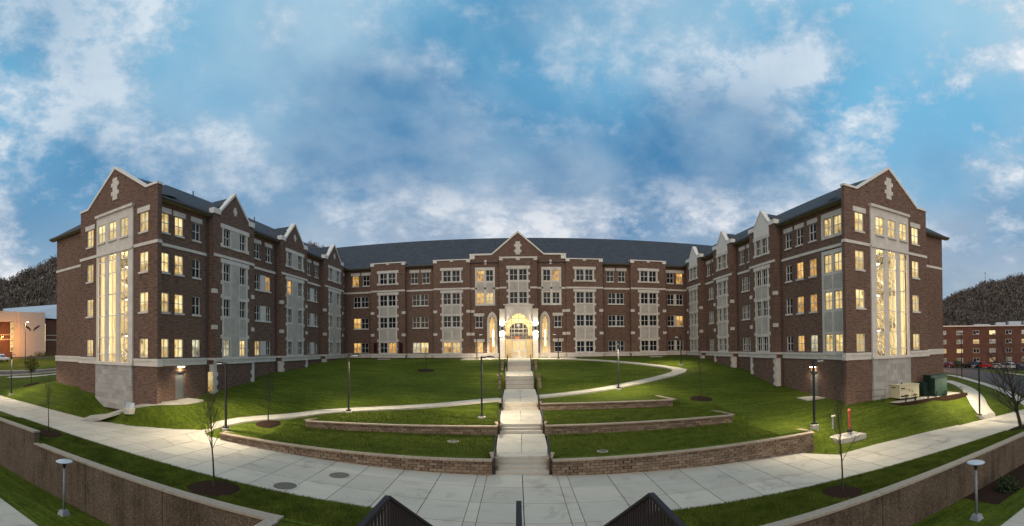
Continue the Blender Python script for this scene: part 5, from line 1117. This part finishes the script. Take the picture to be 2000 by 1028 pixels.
drape('roadside_path', [(45,17),(48,22.7),(53,29),(59.5,37),(66,44.5),(68.5,49),(66.5,54),(60,60)], 1.9, 'concrete', .09); drape('service_walk', [(53,38),(47,31),(42.7,26.9),(39.5,24),(38,21.6)], 2.3, 'concrete', .07); drape('far_kerb_path', [(70,17),(76,28),(84,38),(92,49)], 2.0, 'concrete', .12)
# far hall with a flat roof
def polar(az, r): return (math.sin(az)*r, math.cos(az)*r)
a0, a1 = polar(.93, 136), polar(1.22, 142); dvec = Vector((a1[0]-a0[0], a1[1]-a0[1], 0)); FW = dvec.length; ud = dvec/FW; nd_ = Vector((ud.y, -ud.x, 0)); 
if nd_.dot(Vector((a0[0], a0[1], 0))) > 0: nd_ = -nd_
frD = lambda u, n, z: (a0[0]+ud.x*u+nd_.x*n, a0[1]+ud.y*u+nd_.y*n, z)
D_ = thing('dormitory', 'flat roofed red brick dormitory beyond the parked cars', 'building', (*a0, -7.4))
dh = []; dz = [(-5.9,-4.5), (-3.0,-1.6), (-.2,1.2), (2.5,3.9)] if False else [(-6.4,-5.1), (-3.6,-2.3), (-.85,.45), (1.9,3.2)]
du = [2.2+k*5.0 for k in range(8)]
for k, u in enumerate(du):
    for z0, z1 in dz: dh.append((u-.95, u+.95, z0, z1))
w_ = MB(); holes_grid(w_, frD, 0, FW, -9, 4.4, 0, dh, .15); 
for u in (0, FW): w_.quad(frD(u,0,-9), frD(u,-14,-9), frD(u,-14,4.4), frD(u,0,4.4))
w_.build('wall', 'far_brick', D_); w_ = MB(); w_.fbox(frD, -.4, FW+.4, -14.4, .4, 4.403, 4.75); w_.build('roof', 'coping', D_)
rnd = random.Random(11); litset = {(1,1),(0,1),(3,0),(3,3),(5,2),(2,2)}
for k, u in enumerate(du):
    for j, (z0, z1) in enumerate(dz):
        f = MB(); 
        for p, q in ((u-.95,u-.87),(u-.04,u+.04),(u+.87,u+.95)): f.fbox(frD, p, q, -.12, .02, z0, z1)
        for p, q in ((z0,z0+.08),(z1-.08,z1)): f.fbox(frD, u-.86, u+.86, -.12, .021, p, q)
        wo = f.build('window', 'white_frame', D_); g = MB(); g.quad(frD(u-.9,-.08,z0), frD(u+.9,-.08,z0), frD(u+.9,-.08,z1), frD(u-.9,-.08,z1)); g.build('pane', 'window_warm' if (k,j) in litset else ('window_far' if rnd.random() < .6 else 'window_dark'), wo)
        if rnd.random() < .5: g = MB(); g.fbox(frD, u+.1, u+.75, 0, .3, z0+.05, z0+.45); g.build('air_conditioner', 'metal_roof', wo)
for u, l_, h_ in ((12,5,.5),(19,3,1.0),(23,4,1.3),(28,6,1.5)): MB().fbox(frD, u, u+l_, -7, -4, 4.753, 4.75+h_).build('rooftop_unit', 'metal_roof', D_)
# neighbour with the pale tower
c0, c1 = polar(-1.26, 128), polar(-.95, 136); dvec = Vector((c1[0]-c0[0], c1[1]-c0[1], 0)); GW = dvec.length; ug = dvec/GW; ng = Vector((ug.y, -ug.x, 0))
if ng.dot(Vector((c0[0], c0[1], 0))) > 0: ng = -ng
frG = lambda u, n, z: (c0[0]+ug.x*u+ng.x*n, c0[1]+ug.y*u+ng.y*n, z)
def gu(px): return ((px-1000)/F - .0119 + 1.26)/.31*GW
S_ = thing('arena', 'low building with a pale stone block, winged emblem and metal roof across the road', 'building', (*c0, -2.5))
MB().fbox(frG, 0, GW, -18, 0, -4, 8.2).build('wall', 'far_brick', S_)
for z0, z1 in ((2.2,2.5),(3.6,3.8)): MB().fbox(frG, 0, GW, 0, .06, z0, z1).build('stone_band', 'pale_stone', S_)
u0, u1 = gu(30), gu(80); MB().fbox(frG, u0, u1, -3, 2.2, -4, 10.2).build('tower', 'pale_stone', S_); MB().fbox(frG, 0, u0-.003, -3, .9, 7.4, 10.4).build('parapet', 'pale_stone', S_); MB().fbox(frG, gu(19), u0-.003, -1, 1.2, -4, 7.397).build('pier', 'pale_stone', S_)
b = MB(); b.hexa([frG(gu(12),-.2,9.0),frG(GW,1.6,8.2),frG(GW,-18,8.2),frG(gu(12),-18,9.0),frG(gu(12),-9,12.0),frG(GW,-7,14.4),frG(GW,-8,14.4),frG(gu(12),-10,12.0)]); b.build('roof', 'metal_roof', S_)
for u, mt in ((gu(18), 'window_hall'), (gu(81.5), 'window_hall')):
    wo = MB().fbox(frG, u-.5, u+.5, .9 if u < u0 else .05, 1.3 if u < u0 else .2, -1.2, 7.2); wo = wo.build('window', 'white_frame', S_); MB().fbox(frG, u-.4, u+.4, 1.3 if u < u0 else .2, 1.33 if u < u0 else .23, -1.0, 7.0).build('pane', mt, wo)
um = (u0+u1)/2
for s_ in (-1, 1):   # spread wings
    p = [(um+s_*.25, 4.7), (um+s_*.9, 5.2), (um+s_*1.9, 5.9), (um+s_*2.4, 6.5), (um+s_*1.7, 6.3), (um+s_*1.0, 5.9), (um+s_*.5, 5.4)]; MB().prism(frG, p if s_ > 0 else p[::-1], 2.2, 2.26).build('wing_emblem', 'print_dark', S_)
def street_light(label, x, y, h, mat, power, col, z=None):
    z = gz(x, y) if z is None else z; t_ = thing('street_light', label, 'street lamp', (x, y, z), 'distant street lights'); MB().tube((x,y,z-.3),(x,y,z+h),.09,.06,8).build('pole', 'black_metal', t_); MB().tube((x,y,z+h-.05),(x+1.0,y,z+h),.04,.04,6).build('arm', 'black_metal', t_)
    MB().box(x+.7,x+1.3,y-.15,y+.15,z+h-.02,z+h+.1).build('lamp_head', 'black_metal', t_); MB().box(x+.75,x+1.25,y-.12,y+.12,z+h-.07,z+h-.022).build('lens', mat, t_)
    ld = bpy.data.lights.new('street_glow', 'POINT'); ld.energy = power; ld.color = col; ld.shadow_soft_size = .25; o = bpy.data.objects.new('street_glow', ld); COL.objects.link(o); o.parent = t_; o.location = Vector((x+1, y, z+h-.3))-WL(t_)
street_light('tall street light in front of the winged emblem', -86, 44.5, 9.0, 'lamp_warm', 2600, (1,.55,.25)); street_light('orange street light by the brick wall beyond the white car', -112, 50.5, 6.0, 'sodium', 3800, (1,.42,.08)); street_light('orange glowing street light at the corner of the hall by the car park', 86, 64.5, 9.3, 'sodium', 5000, (1,.45,.12))
t_ = thing('lamp_pole', 'thin dark unlit pole on the grass before the dormitory', 'street lamp', (64,42.3,gz(64,42.3))); zz_ = gz(64,42.3); MB().tube((64,42.3,zz_-.2),(64,42.3,zz_+7.6),.09,.07,8).build('pole', 'black_metal', t_); MB().box(63.6,64.4,42.1,42.5,zz_+7.6,zz_+7.75).build('lamp_head', 'black_metal', t_)
def car(label, x, y, az, mat, kind='sedan', L_=4.6):
    z = gz(x, y)+.08; t_ = thing('parked_car', label, 'car', (x, y, z), 'cars parked in front of the dormitory' if x > 0 else None); T = loc((x, y, z), az); h = 1.45 if kind == 'sedan' else 1.8; W = .88
    if kind == 'sedan': body = [(-L_/2,.35),(-L_/2,.85),(-L_*.36,.95),(L_*.2,.92),(L_*.44,.80),(L_/2,.62),(L_/2,.33)]; cab = [(-L_*.38,.94),(-L_*.22,h),(L_*.06,h),(L_*.24,.91)]
    elif kind == 'pickup': body = [(-L_/2,.45),(-L_/2,1.1),(-L_*.05,1.1),(L_*.22,1.12),(L_*.47,1.0),(L_/2,.8),(L_/2,.42)]; cab = [(-L_*.08,1.1),(-L_*.05,h),(L_*.14,h),(L_*.26,1.11)]
    else: body = [(-L_/2,.4),(-L_/2,1.0),(-L_*.3,1.05),(L_*.2,1.03),(L_*.45,.9),(L_/2,.7),(L_/2,.38)]; cab = [(-L_*.47,1.03),(-L_*.42,h-.05),(L_*.05,h),(L_*.24,1.02)]
    def ext(p, w0, w1): 
        b = MB(); k = len(p); zmx = max(q[1] for q in p); b.v = [T(a, -(w1 if c > zmx-.1 else w0), c) for a, c in p]+[T(a, (w1 if c > zmx-.1 else w0), c) for a, c in p]; b.f = [tuple(range(k)), tuple(range(2*k-1, k-1, -1))]+[(j, k+j, k+(j+1)%k, (j+1)%k) for j in range(k)]; return b
    ext(body, W, W-.04).build('body', mat, t_); cb = ext(cab, W-.06, W-.22).build('cabin', mat, t_)
    g = [(a*.97+.02 if i in (1,2) else a*.93, c-.07 if i in (1,2) else c+.05) for i, (a, c) in enumerate(cab)]; 
    for s_ in (-1, 1): b = MB(); b.poly([T(a, s_*((W-.05) if c < h-.2 else (W-.2)), c) for a, c in g]); b.build('side_window', 'car_glass', cb)
    for i, j in ((0,1),(3,2)): p, q = cab[i], cab[j]; e = .012 if i else -.012; MB().quad(T(p[0]+e,-(W-.14),p[1]+.06), T(p[0]+e,(W-.14),p[1]+.06), T(q[0]+e,(W-.28),q[1]-.06), T(q[0]+e,-(W-.28),q[1]-.06)).build('windscreen', 'car_glass', cb)
    for a in (-L_*.31, L_*.31):
        for s_ in (-1, 1): wo = MB().tube(T(a, s_*(W-.2), .33), T(a, s_*(W+.015), .33), .33, .33, 14).build('wheel', 'tyre', t_); MB().tube(T(a, s_*(W-.02), .33), T(a, s_*(W+.025), .33), .2, .2, 10).build('rim', 'alloy', wo)
    for s_ in (-1, 1): lbox(MB(), T, L_/2-.1, L_/2+.01, s_*.62-.16, s_*.62+.16, .6, .72).build('headlight', 'alloy', t_); lbox(MB(), T, -L_/2-.012, -L_/2+.1, s_*.66-.14, s_*.66+.14, .68, .82).build('taillight', 'red_paint', t_)
# a row of cars nose-in towards the dormitory, seen from behind and the side
row = [('maroon sedan parked at the end of the row beside the hall wall', 'car_maroon', 'sedan'), ('black pickup truck parked next to the maroon sedan', 'car_black', 'pickup'), ('black suv parked between the pickup and the red truck', 'car_black', 'suv'), ('bright red pickup truck parked in the row', 'car_red', 'pickup'), ('white sedan parked next to the red truck', 'car_white', 'sedan'), ('white hatchback parked next to the white sedan', 'car_white', 'suv'), ('dark blue sedan parked behind the bare tree', 'car_blue', 'sedan'), ('silver sedan parked at the end of the row past the bare tree', 'car_silver', 'sedan')]
for i, (lab, mt, kd) in enumerate(row):
    az = .955 + i*.0265; x, y = polar(az, 121); car(lab, x, y, -az+R(90)+R(50), mt, kd, 5.2 if kd == 'pickup' else 4.5)
x, y = polar(-1.147, 112); car('white car parked alone before the orange lit wall', x, y, R(10), 'car_white', 'suv', 4.6)
leafy('small leafy olive tree on a mulch patch by the walk', 'sapling', 'tree', -50.5, 27.0, gz(-50.5,27), 3.6, 1.0, 700, 'leaf_olive', 8)
leafy('thin yellow-green sapling beside the unlit pole', 'sapling', 'tree', 62.5, 42.3, gz(62.5,42.3), 3.4, .8, 400, 'leaf_olive', 9)
for i, (u, wd) in enumerate(((gu(62),2.2),(gu(72),2.6),(gu(88),3.0),(gu(98),3.0))): q = frG(u, 5.5, 0); leafy(['low yellow shrub before the winged emblem', 'wide brown shrub between the emblem and the tall window', 'low green shrub under the tall window', 'yellow shrub by the downpipe of the far building'][i], 'shrub', 'shrub', q[0], q[1], gz(q[0], q[1])-.2, 1.9, wd*.6, 500, 'leaf_olive', 60+i, False, 'shrubs along the far building')
mulch_ring('mulch patch under the leafy olive sapling', -50.5, 27.0, 1.2)
# wooded hills
def hill(name, prof, r0, r1, base, n_tree, seed, label):
    az = np.linspace(prof[0][0], prof[-1][0], 70); rat = np.interp(az, [p[0] for p in prof], [p[1] for p in prof]); rs = np.linspace(r0, r1+160, 26); V = []
    def hz(i, r): k = min(max((r-r0)/(r1-r0), 0), 1); k = k*k*(3-2*k); h = base+(rat_at(i)*r1-base)*k; return h if r <= r1 else h-(r-r1)*.15
    def rat_at(a): return float(np.interp(a, az, rat))*(1+.02*math.sin(a*41)+.015*math.sin(a*97+1))
    for a in az:
        for r in rs: x, y = polar(a, r); V.append((x, y, hz(a, r)))
    b = MB(); b.v = V; m_ = len(rs); b.f = [(i*m_+j, i*m_+j+1, (i+1)*m_+j+1, (i+1)*m_+j) for i in range(len(az)-1) for j in range(m_-1)]; struct(b.build(name, 'hill_soil', None, True))
    g = np.random.default_rng(seed); vs, fs = [], []
    for _ in range(n_tree):
        a = g.uniform(az[0], az[-1]); r = r0+20+(r1-r0-10)*math.sqrt(g.random()); x, y = polar(a, r); z = hz(a, r); h = g.uniform(8, 13); cr = h*g.uniform(.2,.32)
        n_ = 60; th = g.uniform(0, 6.28, n_); ph = g.uniform(-1, 1, n_); q = g.random(n_)**.45; s2 = np.sqrt(1-ph*ph)
        c = np.c_[x+cr*q*s2*np.cos(th), y+cr*q*s2*np.sin(th), z+h*.62+h*.38*q*ph]; i0 = len(vs)
        e = g.normal(0, .34, (n_, 3, 3)); e[:,:,2] *= 2.0; tri = c[:,None,:]+e; vs += tri.reshape(-1, 3).tolist(); fs += [(i0+3*k, i0+3*k+1, i0+3*k+2) for k in range(n_)]
        i0 = len(vs); vs += [(x-.22,y,z-.5),(x+.22,y,z-.5),(x+.06,y,z+h*.9),(x-.06,y,z+h*.9)]; fs.append((i0,i0+1,i0+2,i0+3))
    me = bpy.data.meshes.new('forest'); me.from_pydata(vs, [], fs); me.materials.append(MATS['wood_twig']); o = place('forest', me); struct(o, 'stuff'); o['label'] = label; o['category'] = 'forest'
hill('hill', [(-1.6,.09),(-1.4,.10),(-1.15,.116),(-1.03,.162),(-.8,.212),(-.53,.225),(-.415,.178),(-.3,.13),(-.1,.07),(.05,.03)], 170, 330, -2, 4200, 1, 'dark autumn woods on the hill behind the arena')
hill('hill', [(.55,.02),(.8,.045),(.947,.062),(1.015,.094),(1.06,.106),(1.13,.114),(1.3,.122),(1.6,.122)], 190, 400, -7, 4200, 2, 'bare brown woods on the hill behind the dormitory')
for px, r_, h_, lab in ((1.042, 420, 17, 'tall thin radio mast on the hill crest'), (.985, 420, 11, 'shorter thin mast lower on the wooded hill')):
    x, y = polar(px, r_); zb = 420*(.112 if px > 1 else .086); t_ = thing('radio_mast', lab, 'mast', (x, y, zb)); MB().tube((x,y,zb-5),(x,y,zb+h_),.35,.15,4).build('mast', 'gray_metal', t_); MB().box(x-.9,x+.9,y-.3,y+.3,zb+h_-1.2,zb+h_-.4).build('antenna', 'gray_metal', t_)

# ------------------------------------------------------------------ grass blades along the strips nearest to the overlook
def tufts(name, n_, xr, yr, zf, label, seed, hmax=.13):
    g = np.random.default_rng(seed); X = g.uniform(*xr, n_); Y = g.uniform(*yr, n_); Z = zf(X, Y); A = g.uniform(0, 6.28, n_); H = g.uniform(.05, hmax, n_); W = g.uniform(.008, .02, n_); Lx, Ly = g.normal(0, .04, n_), g.normal(0, .04, n_)
    for (mx_, my_, mr_) in MULCH: Z = np.where(np.hypot(X-mx_, Y-my_) < mr_*.95, -30, Z)
    v = np.stack([np.c_[X-np.cos(A)*W, Y-np.sin(A)*W, Z-.01], np.c_[X+np.cos(A)*W, Y+np.sin(A)*W, Z-.01], np.c_[X+Lx, Y+Ly, Z+H]], 1).reshape(-1, 3)
    me = bpy.data.meshes.new(name); me.from_pydata(v.tolist(), [], np.arange(3*n_).reshape(-1, 3).tolist()); me.materials.append(MATS['grass_blade']); o = place(name, me); struct(o, 'stuff'); o['label'] = label; o['category'] = 'grass'
for i, (xr, n_) in enumerate((((-34,-5), 120000), ((5,36), 120000))): tufts('grass', n_, xr, (14.75,17.42), ground, ['short green grass on the strip with the manhole covers beside it', 'short green grass on the strip with the big bare tree'][i], 31+i)
tufts('grass', 120000, (-16,16), (24.2,34), lambda X, Y: np.where(np.abs(X-AX) < 1.75, -20, ground(X, Y)), 'short green grass on the lower terraces either side of the stairs', 40, .10)
